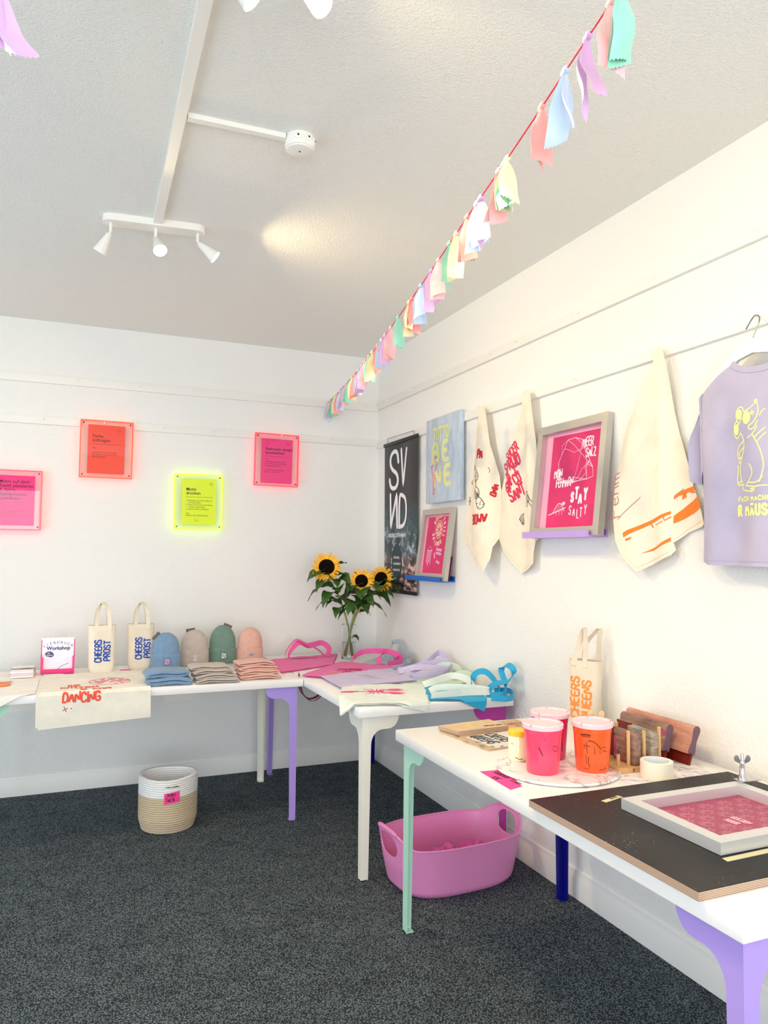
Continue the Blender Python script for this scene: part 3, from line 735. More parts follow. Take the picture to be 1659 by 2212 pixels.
# ------------------------------------------------------------------ hanging tea towels
M_LINEN = fabric('natural_cotton', '#efe3cf', 700, 0.3)
TOW1 = [(-1.481, 2.204), (-1.499, 2.128), (-1.482, 2.076), (-1.45, 1.999), (-1.434, 1.89), (-1.395, 1.756), (-1.37, 1.62), (-1.347, 1.515), (-1.392, 1.465), (-1.513, 1.39), (-1.615, 1.335), (-1.645, 1.397), (-1.651, 1.459), (-1.684, 1.5), (-1.698, 1.608), (-1.698, 1.735), (-1.683, 1.814), (-1.613, 1.978), (-1.586, 2.086), (-1.567, 2.159), (-1.539, 2.185)]
TOW2 = [(-1.943, 2.193), (-1.912, 2.177), (-1.904, 2.097), (-1.86, 2.019), (-1.806, 1.937), (-1.76, 1.862), (-1.711, 1.77), (-1.683, 1.705), (-1.654, 1.644), (-1.65, 1.583), (-1.679, 1.501), (-1.732, 1.444), (-1.797, 1.384), (-1.855, 1.332), (-1.937, 1.358), (-1.979, 1.383), (-1.983, 1.429), (-1.998, 1.486), (-2.031, 1.502), (-2.035, 1.628), (-2.013, 1.841), (-1.999, 1.992), (-1.988, 2.08), (-1.977, 2.169)]
TOW3 = [(-2.799, 2.183), (-2.745, 2.169), (-2.768, 2.155), (-2.764, 2.133), (-2.728, 2.057), (-2.68, 1.975), (-2.634, 1.931), (-2.604, 1.871), (-2.586, 1.816), (-2.564, 1.742), (-2.554, 1.666), (-2.566, 1.566), (-2.582, 1.479), (-2.615, 1.422), (-2.672, 1.363), (-2.75, 1.395), (-2.832, 1.426), (-2.849, 1.445), (-2.84, 1.471), (-2.896, 1.508), (-2.957, 1.524), (-2.97, 1.533), (-2.961, 1.572), (-2.945, 1.614), (-2.919, 1.672), (-2.903, 1.737), (-2.887, 1.791), (-2.863, 1.863), (-2.847, 1.936), (-2.834, 2.052), (-2.824, 2.108), (-2.813, 2.16)]


def towel_surface(yh, zh, creases, base=0.034, amp=0.022):
    """hanging cloth: soft folds radiating from the hook at (yh, zh); creases = [(angle, sharp depth)]"""
    def F(a, z):
        y = -a; d = max(zh - z, 0.0); ang = (y - yh) / (d + 0.16); r_ = min(1, d / 0.5)
        x = base + amp * r_ * math.sin(ang * 9.0 + yh * 7) + 0.006 * math.sin(ang * 23 + d * 4) * r_
        for a0, dp in creases:
            q = (ang - a0) / 0.036; x += dp * r_ / (1 + math.exp(-q * 2.2))
        x += 0.012 * (1 - r_) + 0.004 * noise.noise((y * 9, z * 5, yh))
        return V((-max(x, 0.008), -a, z))
    return surf(F)


M_HEM = mat('hem_stitch', '#cdbd9f', 0.9)


def towel(label, outline, M, draw, mats, hem=()):
    b = MB(); b.sheet([(-y, z) for y, z in outline], M, 0.0075, 0.0016); draw(b, M)
    for e in hem: b.stroke([(-y, z) for y, z in e], 0.0012, M, len(mats), 0.0006, 0.01)
    return tag(b.build('tea_towel', mats + [M_HEM]), label, 'tea towel', 'printed tea towels hung from the rail')


M_RED = mat('red_print', '#c8202e', 0.7); M_PINKR = mat('raspberry_print', '#dc2c58', 0.7); M_LINE = mat('dark_line_print', '#3a3b34', 0.7); M_PLUM = mat('plum_line_print', '#4b3350', 0.7)


def bottle(b, M, x, z, s, a, mi):
    ca, sa = math.cos(a), math.sin(a)
    T = lambda l: [(x + (p * ca - q * sa) * s, z + (p * sa + q * ca) * s) for p, q in l]
    b.stroke(chaikin(T([(-.25, .5), (-.25, 0), (.25, 0), (.25, .5), (.1, .7), (.1, 1), (-.1, 1), (-.1, .7), (-.25, .5)]), 1), 0.0035, M, mi, 0.0013, 0.015)
    b.stroke(T([(-.2, .4), (.2, .4)]), 0.003, M, mi, 0.0013); b.stroke(T([(-.2, .15), (.2, .15)]), 0.003, M, mi, 0.0013); b.stroke(T([(-.1, .85), (.1, .85)]), 0.005, M, mi, 0.0013); b.stroke(T([(0, .2), (.08, .35)]), 0.003, M, mi, 0.0013)


def draw1(b, M):
    write(b, M, 'PA', 1.528, 1.917, 0.042, 0.011, 1, ws=0.62, n_=0.0013, seg=0.006)
    write(b, M, 'VINO', 1.640, 1.778, 0.040, 0.010, 1, ws=0.60, ang=-1.95, n_=0.0013, seg=0.006)
    write(b, M, 'AMORE', 1.612, 1.622, 0.046, 0.0095, 1, ws=0.66, n_=0.0013, seg=0.006, ang=PI, sp=0.6)
    bottle(b, M, 1.535, 1.80, 0.095, 0.55, 2); bottle(b, M, 1.585, 1.655, 0.085, 0.5, 2)
    b.stroke([(1.525, 1.84), (1.532, 1.77)], 0.004, M, 2, 0.0013, 0.008); b.stroke(chaikin([(1.532, 1.77), (1.515, 1.74), (1.535, 1.70), (1.565, 1.71), (1.565, 1.75), (1.532, 1.77)], 2), 0.0035, M, 2, 0.0013, 0.008)
    for k in range(3): b.stroke([(1.525 + k * 0.012, 1.75 - k * 0.004), (1.545 + k * 0.012, 1.71)], 0.003, M, 2, 0.0013, 0.008)
    for k in range(6): a_ = k * 1.05; b.stroke([(1.418, 1.70), (1.418 + 0.02 * math.cos(a_), 1.70 + 0.026 * math.sin(a_))], 0.0028, M, 2, 0.0013, 0.008)
    b.stroke([(1.428, 1.80), (1.45, 1.785), (1.44, 1.81)], 0.003, M, 2, 0.0013, 0.008); b.stroke(chaikin([(1.60, 1.86), (1.612, 1.85), (1.608, 1.835)], 1), 0.003, M, 2, 0.0013, 0.008)


def draw2(b, M):
    for s_, y, z, h, wd, a in (('SPICER', 1.772, 1.872, 0.044, 0.010, 0.62), ('SPRUD', 1.752, 1.808, 0.058, 0.013, 0.5), ('SA', 1.775, 1.772, 0.04, 0.012, 0.55), ('L', 1.845, 1.805, 0.036, 0.010, 0.6), ('GIN CU', 1.772, 1.722, 0.05, 0.012, 0.62), ('SANT', 1.802, 1.675, 0.056, 0.013, 0.5)):
        write(b, M, s_, y, z, h, wd * 0.82, 1, ws=0.56, ang=a * 0.8, n_=0.0013, jit=0.05, seg=0.006, sp=0.8)
    b.stroke(chaikin([(1.80, 1.84), (1.83, 1.85), (1.85, 1.87), (1.85, 1.895)], 2), 0.006, M, 1, 0.0013, 0.008)
    for k in range(3): b.stroke(ring(1.925 + 0.012 * (k % 2), 1.70 - 0.018 * k, 0.016, 0.018, 14), 0.003, M, 2, 0.0013, 0.008)
    b.stroke([(1.945, 1.69), (1.985, 1.655)], 0.003, M, 2, 0.0013, 0.008); b.stroke([(1.94, 1.675), (1.975, 1.64)], 0.003, M, 2, 0.0013, 0.008)
    b.stroke(chaikin([(1.848, 1.59), (1.862, 1.61), (1.885, 1.615)], 2), 0.003, M, 2, 0.0013, 0.008)
    for k in range(4): b.stroke([(1.852 + k * 0.008, 1.592 + k * 0.006), (1.866 + k * 0.006, 1.566)], 0.0028, M, 2, 0.0013, 0.008)
    b.stroke([(1.848, 1.59), (1.875, 1.56)], 0.003, M, 2, 0.0013, 0.008)


def draw3(b, M):
    write(b, M, 'Fehm', 2.612, 1.572, 0.072, 0.003, 1, ws=0.9, ang=1.98 - 0.3, n_=0.0013, seg=0.006)
    b.stroke([(2.60, 1.56), (2.70, 1.64)], 0.0022, M, 1, 0.0014, 0.008)
    O = 2
    b.fill([(2.622, 1.508), (2.64, 1.519), (2.83, 1.583), (2.83, 1.572), (2.66, 1.510), (2.625, 1.492)], M, O, 0.0013, 0.008)
    b.fill([(2.632, 1.486), (2.658, 1.494), (2.655, 1.487), (2.635, 1.478)], M, O, 0.0013, 0.008)
    b.stroke([(2.735, 1.545), (2.75, 1.528)], 0.006, M, O, 0.0013, 0.008); b.stroke([(2.765, 1.535), (2.80, 1.548)], 0.003, M, O, 0.0013, 0.008); b.stroke([(2.80, 1.572), (2.81, 1.55), (2.83, 1.562)], 0.004, M, O, 0.0013, 0.008)
    b.fill([(2.692, 1.432), (2.76, 1.455), (2.832, 1.490), (2.832, 1.476), (2.75, 1.443)], M, O, 0.0013, 0.008)
    n_ = 8
    for k in range(n_):
        f0, f1 = k / n_, (k + 1) / n_
        lo = lambda f: (2.838 + 0.122 * f, 1.538 + 0.053 * f); hi = lambda f: (2.838 + 0.108 * f, 1.565 + 0.066 * f ** 0.8)
        b.fill([lo(f0), lo(f1), hi(f1), hi(f0)], M, O, 0.0013, 0.008)
        lo = lambda f: (2.838 + 0.092 * f, 1.625 + 0.027 * f ** 0.5); hi = lambda f: (2.838 + 0.088 * f, 1.638 + 0.029 * f ** 0.5)
        b.fill([lo(f0), lo(f1), hi(f1), hi(f0)], M, O, 0.0013, 0.008)
    b.fill([(2.862, 1.622), (2.885, 1.630), (2.882, 1.645), (2.868, 1.641)], M, O, 0.0013, 0.008); b.stroke([(2.905, 1.646), (2.93, 1.645)], 0.006, M, O, 0.0013, 0.008)
    b.fill([(2.925, 1.6), (2.945, 1.628), (2.947, 1.602)], M, O, 0.0013, 0.008)
    b.stroke(chaikin([(2.838, 1.625), (2.838, 1.64), (2.87, 1.66)], 2), 0.0025, M, 1, 0.0013, 0.008)


towel('cream tea towel nearest the canvas, printed with red AMORE and VINO lettering', TOW1, towel_surface(-1.53, 2.19, [(-0.115, 0.022)], 0.036), draw1, [M_LINEN, M_RED, M_LINE], [[(-1.392, 1.481), (-1.513, 1.405), (-1.608, 1.353)]])
towel('cream tea towel with slanting raspberry lettering, tucked behind the large screen frame', TOW2, towel_surface(-1.945, 2.18, [(0.03, -0.018), (-0.04, 0.008)], 0.036, 0.011), draw2, [M_LINEN, M_PINKR, M_PLUM], [[(-1.679, 1.520), (-1.732, 1.462), (-1.797, 1.402), (-1.850, 1.352)], [(-1.86, 1.348), (-1.937, 1.372), (-1.975, 1.395)]])
towel('cream tea towel between the large screen and the shirt, with an orange print', TOW3, towel_surface(-2.79, 2.17, [(-0.060, 0.026), (0.02, -0.014)], 0.030), draw3, [M_LINEN, mat('fine_plum_print', '#b0727a', 0.7), mat('orange_print', '#ff7c1e', 0.7)], [[(-2.615, 1.436), (-2.672, 1.378), (-2.75, 1.409), (-2.826, 1.438)], [(-2.845, 1.484), (-2.896, 1.521), (-2.960, 1.545)]])

# ------------------------------------------------------------------ T-shirt on a hanger
M_LAV = fabric('lavender_jersey', '#b8b1ca', 1100, 0.12)
YC = -3.262
YH = -3.212
t = thing('clothes_hanger', 'white hanger with a metal hook on the rail, inside the lavender shirt', 'clothes hanger', (-0.05, YH, 2.05))
M = plane((-0.062, 0, 0), (0, -1, 0), (0, 0, 1)); b = MB()
o_ = [(-(YH + 0.165), 2.005), (-(YH + 0.06), 2.085), (-(YH + 0.02), 2.1), (-(YH - 0.02), 2.1), (-(YH - 0.06), 2.085), (-(YH - 0.235), 1.965), (-(YH - 0.22), 1.945), (-(YH - 0.055), 2.045), (-YH, 2.056), (-(YH + 0.055), 2.045), (-(YH + 0.155), 1.985)]
b.prism([(a + -0.03 * 0, z) for a, z in o_], 0.014, M); b.build('hanger_arms', M_WMETAL, t)
b = MB(); b.tube(bez([(-0.060, YH, 2.098), (-0.058, YH - 0.005, 2.114), (-0.052, YH - 0.018, 2.148), (-0.047, YH - 0.015, 2.166), (-0.044, YH, 2.176), (-0.044, YH + 0.012, 2.170), (-0.046, YH + 0.026, 2.152), (-0.047, YH + 0.035, 2.140)], 6), 0.0022, 8); b.build('hanger_hook', mat('chrome_wire', '#8f918c', 0.3, 0.9), t)

BODYL = [(-3.15, 2.031), (-3.121, 2.019), (-3.067, 1.993), (-3.029, 1.972), (-3.013, 1.951), (-3.002, 1.849), (-3.007, 1.786), (-3.009, 1.718), (-3.001, 1.657), (-2.996, 1.591), (-2.995, 1.536), (-2.998, 1.48), (-3.0, 1.41), (-3.045, 1.397), (-3.129, 1.396), (-3.262, 1.395)]
NECK = [(-3.262, 1.989), (-3.214, 1.995), (-3.183, 2.004), (-3.157, 2.016)]
mir = lambda l: [(2 * YC - y, z) for y, z in l]


def shirt_x(a, z, base):
    y = -a; q = min(1, max(0, (0.262 - abs(y - YC)) / 0.09)); lo = min(1, (2.0 - z) / 0.3)
    return base + 0.030 * math.sqrt(max(q, 0.0)) + 0.010 * lo * math.sin((y - YC) * 34 + math.sin(z * 5)) + 0.004 * noise.noise((y * 8, z * 4, 2.2))


SF = surf(lambda a, z: V((-shirt_x(a, z, 0.050), -a, z))); SB = surf(lambda a, z: V((-0.034, -a, z)))
t = thing('t_shirt', 'lavender short-sleeved shirt with a pale yellow mouse drawing, cut off by the right photo edge', 'shirt', (-0.05, YC, 1.4))
full = BODYL + mir(BODYL[:-1][::-1]) + mir(NECK[::-1][:-1]) + NECK
b = MB(); b.sheet([(-y, z) for y, z in full], SF, 0.011, 0.0016)
b.sheet([(-y, z) for y, z in full], SB, 0.05, 0.0014)
edge = BODYL + mir(BODYL[:-1][::-1])
for (y0, z0), (y1, z1) in zip(edge, edge[1:]):
    if z0 < 1.39 and z1 < 1.39: continue
    if abs(z0 - 1.395) < 0.004 and abs(z1 - 1.395) < 0.004: continue
    b.add([SF(-y0, z0, 0), SF(-y1, z1, 0), SB(-y1, z1, 0), SB(-y0, z0, 0)], [(0, 1, 2, 3)])
Yl = 1
ms = lambda *p: [(3.2625 + (x - 1106) / 5.53 * 0.00168, 1.8185 - (y - 500) / 5.53 * 0.00165) for x, y in p]
wd = 0.0042
for pts in (ms((885, 320), (880, 280), (840, 260), (795, 285), (775, 340), (790, 400), (815, 440)), ms((790, 405), (755, 420), (740, 480), (748, 560), (785, 590), (815, 565), (835, 535)),
            ms((835, 535), (870, 580), (890, 650), (880, 720), (840, 800), (815, 880), (812, 960), (830, 1030), (850, 1075)), ms((895, 320), (960, 300), (1015, 262)), ms((1050, 262), (1062, 330), (1045, 400), (1000, 460), (955, 470), (948, 500), (985, 525), (1030, 500), (1052, 440)),
            ms((940, 598), (985, 580), (1020, 545), (1048, 500)), ms((1000, 575), (1040, 640), (1080, 720), (1106, 800), (1125, 900), (1100, 1000), (1080, 1060)), ms((955, 870), (990, 910), (1000, 970), (960, 1030), (905, 1090)),
            ms((905, 1090), (960, 1100), (1018, 1105), (1018, 1150), (985, 1158), (850, 1130), (840, 1110), (860, 1075)), ms((830, 1035), (790, 1045), (770, 1078), (845, 1075)), ms((775, 870), (780, 920), (765, 1000), (768, 1060)),
            ms((885, 620), (820, 655), (785, 690), (775, 760), (785, 800), (820, 790), (790, 845), (825, 845)), ms((880, 690), (800, 735), (800, 760), (830, 800)), ms((1030, 600), (1075, 560), (1130, 520)), ms((1050, 655), (1090, 610), (1140, 570)),
            ms((1016, 1110), (1100, 1100), (1160, 1104)), ms((945, 1060), (1020, 1068), (1075, 1055), (1110, 1010)), ms((990, 1120), (1010, 1138)), ms((970, 1122), (990, 1142)), ms((1075, 385), (1095, 350), (1130, 330)), ms((985, 330), (1000, 345)), ms((975, 345), (1000, 372)), ms((1000, 335), (1012, 352)), ms((862, 385), (815, 440), (800, 465))):
    b.stroke(chaikin(pts, 2), wd, SF, Yl, 0.0006, 0.012)
for cx, cy, rx, ry in ((828, 340, 40, 56), (925, 388, 52, 68), (780, 490, 32, 60), (1032, 238, 20, 28)):
    c_ = ms((cx, cy))[0]; b.fill(ring(c_[0], c_[1], rx / 5.53 * 0.00168, ry / 5.53 * 0.00165, 20)[:-1], SF, Yl, 0.0009)
p = ms((780, 1248))[0]; write(b, SF, 'FACH MACHEN', p[0], p[1], 0.0135, 0.0042, Yl, ws=0.95, n_=0.0006, seg=0.01, sp=2.2)
p = ms((772, 1392))[0]; write(b, SF, 'R MÄUSE', p[0], p[1], 0.030, 0.0085, Yl, ws=0.70, n_=0.0006, seg=0.01, sp=2.2)
b.stroke([(3.003, 1.412), (3.1, 1.410), (3.2, 1.409), (3.30, 1.409)], 0.0010, SF, 2, 0.0006, 0.01)
b.build('shirt_body', [M_LAV, mat('lemon_print', '#f3f2a0', 0.7), mat('lavender_seam', '#a99dba', 0.9)], t)
b = MB()
col = [(0.0, 1.985), (0.05, 1.991), (0.08, 2.0), (0.105, 2.012), (0.117, 2.030)]
inner = [(0.0, 2.005), (0.045, 2.009), (0.07, 2.016), (0.09, 2.026), (0.104, 2.041)]
cp = [(YC - x, z) for x, z in col[::-1]] + [(YC + x, z) for x, z in col[1:]]; ip = [(YC - x, z) for x, z in inner[::-1]] + [(YC + x, z) for x, z in inner[1:]]
b.sheet([(-y, z) for y, z in cp + ip[::-1]], surf(lambda a, z: V((-shirt_x(a, z, 0.050) - 0.002, -a, z))), 0.02, 0.0022); b.build('collar', M_LAV, t)
SLV = [(-3.013, 1.976), (-2.969, 1.909), (-2.957, 1.865), (-2.941, 1.795), (-2.928, 1.739), (-2.915, 1.716), (-2.930, 1.708), (-2.946, 1.704), (-2.948, 1.677), (-2.982, 1.658), (-3.004, 1.672), (-3.010, 1.72), (-3.008, 1.79), (-3.004, 1.85), (-3.015, 1.951)]
for sd in (0, 1):
    pts = SLV if not sd else [(2 * YC - y, z) for y, z in SLV]

    def sx(a, z):
        d = abs(-a - YC) - 0.25; return V((-(0.046 + 0.016 * math.sin(d * 105 + (2 - z) * 3) - 0.10 * max(0, d - 0.02)), -a, z))
    b = MB(); b.sheet([(-y, z) for y, z in pts], surf(sx), 0.014, 0.0016); b.sheet([(-y, z) for y, z in pts], surf(lambda a, z: V((-0.030, -a, z))), 0.04, 0.0014)
    for (y0, z0), (y1, z1) in zip(pts, pts[1:5]): b.add([sx(-y0, z0), sx(-y1, z1), V((-0.03, y1, z1)), V((-0.03, y0, z0))], [(0, 1, 2, 3)])
    b.build('sleeve', M_LAV, t)

# ------------------------------------------------------------------ ribbon garlands


def satin(name, h): return mat(name, h, 0.36, 0, 0.5, sheen=0.3)


SAT = {'mint': satin('mint_satin', '#97d8c2'), 'yellow': satin('cream_yellow_satin', '#f6efc4'), 'coral': satin('coral_satin', '#f8a3a0'), 'blue': satin('pale_blue_satin', '#c6daf3'),
       'purple': satin('lilac_satin', '#dcb3e2'), 'pink': satin('pale_pink_satin', '#fbc3c6')}


def tassel(root, p, colr, cdir, seed, size=1.0):
    rn = random.Random(seed); p = V(p); b = MB()
    q = V(cdir).normalized(); side = V((-q.y, q.x, 0)).normalized()
    xf = Matrix.Translation(p) @ q.to_track_quat('Z', 'Y').to_matrix().to_4x4()
    b.lathe([(0.002, -0.014), (0.0055, -0.011), (0.007, -0.004), (0.0055, 0.0), (0.0075, 0.005), (0.0055, 0.011), (0.002, 0.013)], 12, xf=xf)
    for k in range(2):
        L = rn.uniform(0.112, 0.132) * size; yaw = PI / 2 + rn.uniform(-0.8, 0.8); sp = (1 if k else -1) * rn.uniform(0.008, 0.022)
        wdir = (q * math.cos(yaw) + side * math.sin(yaw)).normalized(); odir = V((-wdir.y, wdir.x, 0)); tw = rn.uniform(-0.6, 0.6); cur = rn.uniform(-0.03, 0.03); sw = rn.uniform(-0.02, 0.02); cup = rn.uniform(0.15, 0.5) * rn.choice((-1, 1))
        base = p + V((0, 0, -0.004)) + q * sp * 0.3; skew = rn.uniform(-0.012, 0.012)

        def F(u, v, th=0.0):
            wd = 0.007 + 0.039 * min(1, v * 2.3) ** 0.8; a = (u - 0.5) * wd; ang = tw * v
            wv = wdir * math.cos(ang) + odir * math.sin(ang); ov = odir * math.cos(ang) - wdir * math.sin(ang)
            zig = (0.0016 if (round(u * 12) % 2) else -0.0016) if v > 0.97 else 0
            c = base + q * (sp * v ** 0.7 + sw * v * v) + odir * (cur * v * v * 1.2 + 0.004 * k) + V((0, 0, -L * v * (1 - 0.06 * v) + zig + skew * (u - 0.5) * 2 * v))
            return c + wv * a + ov * (cup * wd * (1 - (2 * u - 1) ** 2) * 0.5 * (1 - 0.4 * v) + 0.004 * math.sin(v * 7 + seed) + th)
        b.grid(lambda u, v: F(u, v), 12, 12)
    b.build('ribbon', SAT[colr], root, smooth=60, label={'mint': 'mint', 'yellow': 'cream yellow', 'coral': 'coral', 'blue': 'pale blue', 'purple': 'lilac', 'pink': 'pale pink'}[colr] + ' satin ribbon tied to the cord')


KN = [(-0.388, -0.047, 2.449), (-0.411, -0.157, 2.441), (-0.44, -0.3, 2.429), (-0.461, -0.399, 2.423), (-0.488, -0.531, 2.407), (-0.512, -0.65, 2.403), (-0.536, -0.766, 2.396), (-0.556, -0.862, 2.388), (-0.581, -0.982, 2.382), (-0.603, -1.094, 2.374), (-0.626, -1.205, 2.37), (-0.65, -1.319, 2.361), (-0.671, -1.423, 2.358), (-0.688, -1.507, 2.358), (-0.711, -1.616, 2.354), (-0.73, -1.707, 2.351), (-0.755, -1.833, 2.346), (-0.775, -1.929, 2.344), (-0.792, -2.01, 2.342), (-0.814, -2.121, 2.341), (-0.843, -2.262, 2.339), (-0.881, -2.446, 2.337), (-0.891, -2.494, 2.335), (-0.917, -2.619, 2.335), (-0.945, -2.757, 2.335), (-0.962, -2.841, 2.336), (-0.988, -2.964, 2.337), (-1.002, -3.032, 2.337), (-1.023, -3.134, 2.34), (-1.038, -3.211, 2.34), (-1.045, -3.243, 2.34), (-1.072, -3.376, 2.341), (-1.079, -3.41, 2.34), (-1.084, -3.432, 2.341), (-1.125, -3.63, 2.344), (-1.147, -3.739, 2.348), (-1.166, -3.831, 2.35), (-1.183, -3.915, 2.352), (-1.190, -3.95, 2.353)]
KC = 'blue pink mint yellow coral blue purple pink mint yellow coral blue purple pink mint yellow coral blue purple pink mint yellow coral blue purple pink mint yellow coral blue purple pink mint yellow coral blue purple pink mint'.split()
t = thing('ribbon_garland', 'garland of pastel satin ribbons on a pink cord running out from the back wall', 'garland', (-0.385, -0.02, 2.45), 0)
b = MB(); b.tube([(-0.384, -0.018, 2.452)] + KN + [(-1.25, -4.25, 2.37), (-1.38, -4.9, 2.42), (-1.52, -5.6, 2.5)], 0.0022, 6); b.build('cord', mat('pink_cord', '#d8335c', 0.6), t)
for i, (p, c_) in enumerate(zip(KN, KC)): tassel(t, p, c_, V(KN[min(i + 1, 38)]) - V(KN[max(i - 1, 0)]), 11 + i * 7)
t = thing('ribbon_garland', 'second ribbon garland, only one lilac ribbon showing in the top left corner', 'garland', (-2.113, -3.572, 2.33))
b = MB(); b.tube([(-3.3, -2.0, 2.42), (-2.6, -2.93, 2.35), (-2.113, -3.572, 2.331), (-1.985, -3.88, 2.34), (-1.9, -4.3, 2.37)], 0.0022, 6); b.build('cord', D.materials['pink_cord'], t)
tassel(t, (-2.120, -3.570, 2.331), 'purple', (0.9, -0.38, 0), 4, 0.98)

# ------------------------------------------------------------------ soft flat goods on the tables


def table_surface(x0, y0, z, seed, bump=0.004, edge_front=None, edge_left=None, k=11):
    """cloth lying on a table top, hanging down over the front (y) or left (x) table edge"""
    def F(a, b):
        x, y, zz = a, b, z + bump * noise.noise((a * k, b * k, seed)) + bump * 0.4 * noise.noise((a * 31, b * 31, seed)) + bump
        if edge_front is not None and b < edge_front:
            d = edge_front - b; r_ = 0.009
            if d < r_ * PI / 2: t_ = d / r_; y = edge_front - r_ * math.sin(t_); zz -= r_ * (1 - math.cos(t_))
            else: y = edge_front - r_ - 0.004 * noise.noise((a * 6, d * 8, seed)) - 0.002; zz = z - r_ - (d - r_ * PI / 2)
        if edge_left is not None and a < edge_left:
            d = edge_left - a; x = edge_left - d * 0.72; zz -= d * 0.62
        return V((x, y, zz))
    return surf(F)


def wobble(corners, n_=8, amt=0.004, seed=0):
    out = []; k = len(corners)
    for i in range(k):
        a, b = V(corners[i]), V(corners[(i + 1) % k]); nn = V((-(b - a).y, (b - a).x)).normalized()
        for j in range(n_):
            p = a.lerp(b, j / n_); out.append(tuple(p + nn * amt * noise.noise((p.x * 13, p.y * 13, seed + i)) * (1 if j else 0)))
    return out


def tote_bag(label, fab, corners, z, handles, draw=None, extra=(), seed=0, edge_front=None, edge_left=None, bump=0.004):
    cx = sum(p[0] for p in corners) / 4; cy = sum(p[1] for p in corners) / 4
    t = thing('tote_bag', label, 'tote bag', (cx, cy, TZ), 0, 'coloured cotton tote bags on the corner table')
    b = MB(); M = table_surface(cx, cy, z, seed, bump, edge_front, edge_left)
    b.sheet(wobble([(x + 0.004, y - 0.005) for x, y in corners], 8, 0.008, seed + 5), lambda a, c_, n_=0: M(a, c_, n_) - V((0, 0, 0.0045)), 0.03, 0.0015)
    b.sheet(wobble(corners, 8, 0.006, seed), M, 0.02, 0.002)
    if draw: draw(b, M)
    b.build('bag_body', [fab] + list(extra), t)
    for h in handles:
        b = MB(); strap(b, h[0], h[2] if len(h) > 2 else 0.028, h[1], 0.0022); b.build('handle', fab, t)
    return t


F_PINK = fabric('pink_cotton', '#ea62a6'); F_LILAC = fabric('lilac_cotton', '#cbbedd'); F_MINT = fabric('pale_mint_cotton', '#e3ebe2'); F_BLUE = fabric('bright_blue_cotton', '#35a6d2'); F_GREY = fabric('grey_blue_cotton', '#b3c1cf')
M_MAGP = mat('magenta_print', '#c2286e', 0.7); M_PURP = mat('purple_print', '#5a2a72', 0.7); M_CRP = mat('soft_cream_print', '#f5c3a8', 0.7); M_NEONP = mat('neon_pink_print', '#ff4f8e', 0.6); M_SILV = mat('pale_silver_print', '#cfd6d8', 0.6)
UPZ = V((0, 0, 1))


def d_pink1(b, M):
    for k in range(7): b.stroke(chaikin([(-0.69 + 0.024 * k, -0.31 + 0.004 * k), (-0.68 + 0.024 * k, -0.285), (-0.672 + 0.024 * k, -0.305), (-0.676 + 0.024 * k, -0.32)], 2), 0.005, M, 1, 0.0016, 0.01)
    b.stroke([(-0.70, -0.325), (-0.53, -0.292)], 0.004, M, 1, 0.0016, 0.01)


z0 = TZ + 0.004
tote_bag('pink tote bag lying flat across both tables left of the vase, its handles standing up', F_PINK, [(-0.83, -0.285), (-0.335, -0.14), (-0.525, -0.60), (-0.885, -0.775)][::-1], z0, [
    ([(-0.73, -0.285, 0.755), (-0.72, -0.275, 0.80), (-0.66, -0.27, 0.865), (-0.60, -0.28, 0.845), (-0.53, -0.30, 0.81), (-0.47, -0.30, 0.76)], (0.3, 1, 0.3)),
    ([(-0.715, -0.31, 0.756), (-0.70, -0.30, 0.80), (-0.64, -0.28, 0.85), (-0.57, -0.25, 0.825), (-0.47, -0.22, 0.835), (-0.43, -0.25, 0.80), (-0.46, -0.30, 0.757)], [(0, 1, 0.2), (0, 0.5, 1), (1, 0, 0.4)], 0.034)], d_pink1, [M_PURP], 1)


def d_pink2(b, M):
    write(b, M, 'MORE', -0.57, -0.835, 0.05, 0.011, 1, ws=0.85, ang=-0.57, n_=0.0016, seg=0.012); write(b, M, 'IS MORE', -0.60, -0.878, 0.022, 0.006, 1, ws=0.85, ang=-0.57, n_=0.0016, seg=0.012)
    for k in range(3): b.stroke(chaikin([(-0.70 + 0.05 * k, -0.96 + 0.015 * k), (-0.67 + 0.05 * k, -0.92), (-0.64 + 0.05 * k, -0.945), (-0.67 + 0.05 * k, -0.975), (-0.70 + 0.05 * k, -0.955)], 2), 0.004, M, 2, 0.0016, 0.01)
    for k in range(6): b.stroke([(-0.61, -0.905), (-0.61 + 0.045 * math.cos(k * 1.05), -0.905 + 0.03 * math.sin(k * 1.05))], 0.004, M, 2, 0.0018, 0.01)


t = tote_bag('pink tote bag printed MORE, on the corner table in front of the vase', F_PINK, [(-0.815, -0.93), (-0.56, -1.17), (-0.215, -0.80), (-0.445, -0.53)], z0 + 0.005, [
    ([(-0.40, -0.60, 0.764), (-0.38, -0.585, 0.79), (-0.30, -0.56, 0.815), (-0.17, -0.60, 0.815), (-0.12, -0.66, 0.79), (-0.18, -0.72, 0.775)], [(0.3, -0.4, 1), (0, 0.3, 1), (0, -0.6, 1)], 0.032),
    ([(-0.27, -0.70, 0.764), (-0.255, -0.69, 0.80), (-0.20, -0.665, 0.825), (-0.13, -0.68, 0.80), (-0.13, -0.74, 0.775), (-0.235, -0.76, 0.765)], [(0.8, -0.5, 0.2), (0, 0.2, 1), (0, -0.4, 1)], 0.032)], d_pink2, [M_MAGP, M_CRP], 2)
b = MB(); M_DKS = fabric('dark_magenta_strap', '#8d1450')
strap(b, [(-0.8175, -0.895, 0.762), (-0.8175, -0.893, 0.70), (-0.803, -0.892, 0.655), (-0.762, -0.90, 0.622), (-0.72, -0.90, 0.628), (-0.690, -0.90, 0.655), (-0.67, -0.90, 0.700)], 0.022, (0, 1, 0.15), 0.0025)
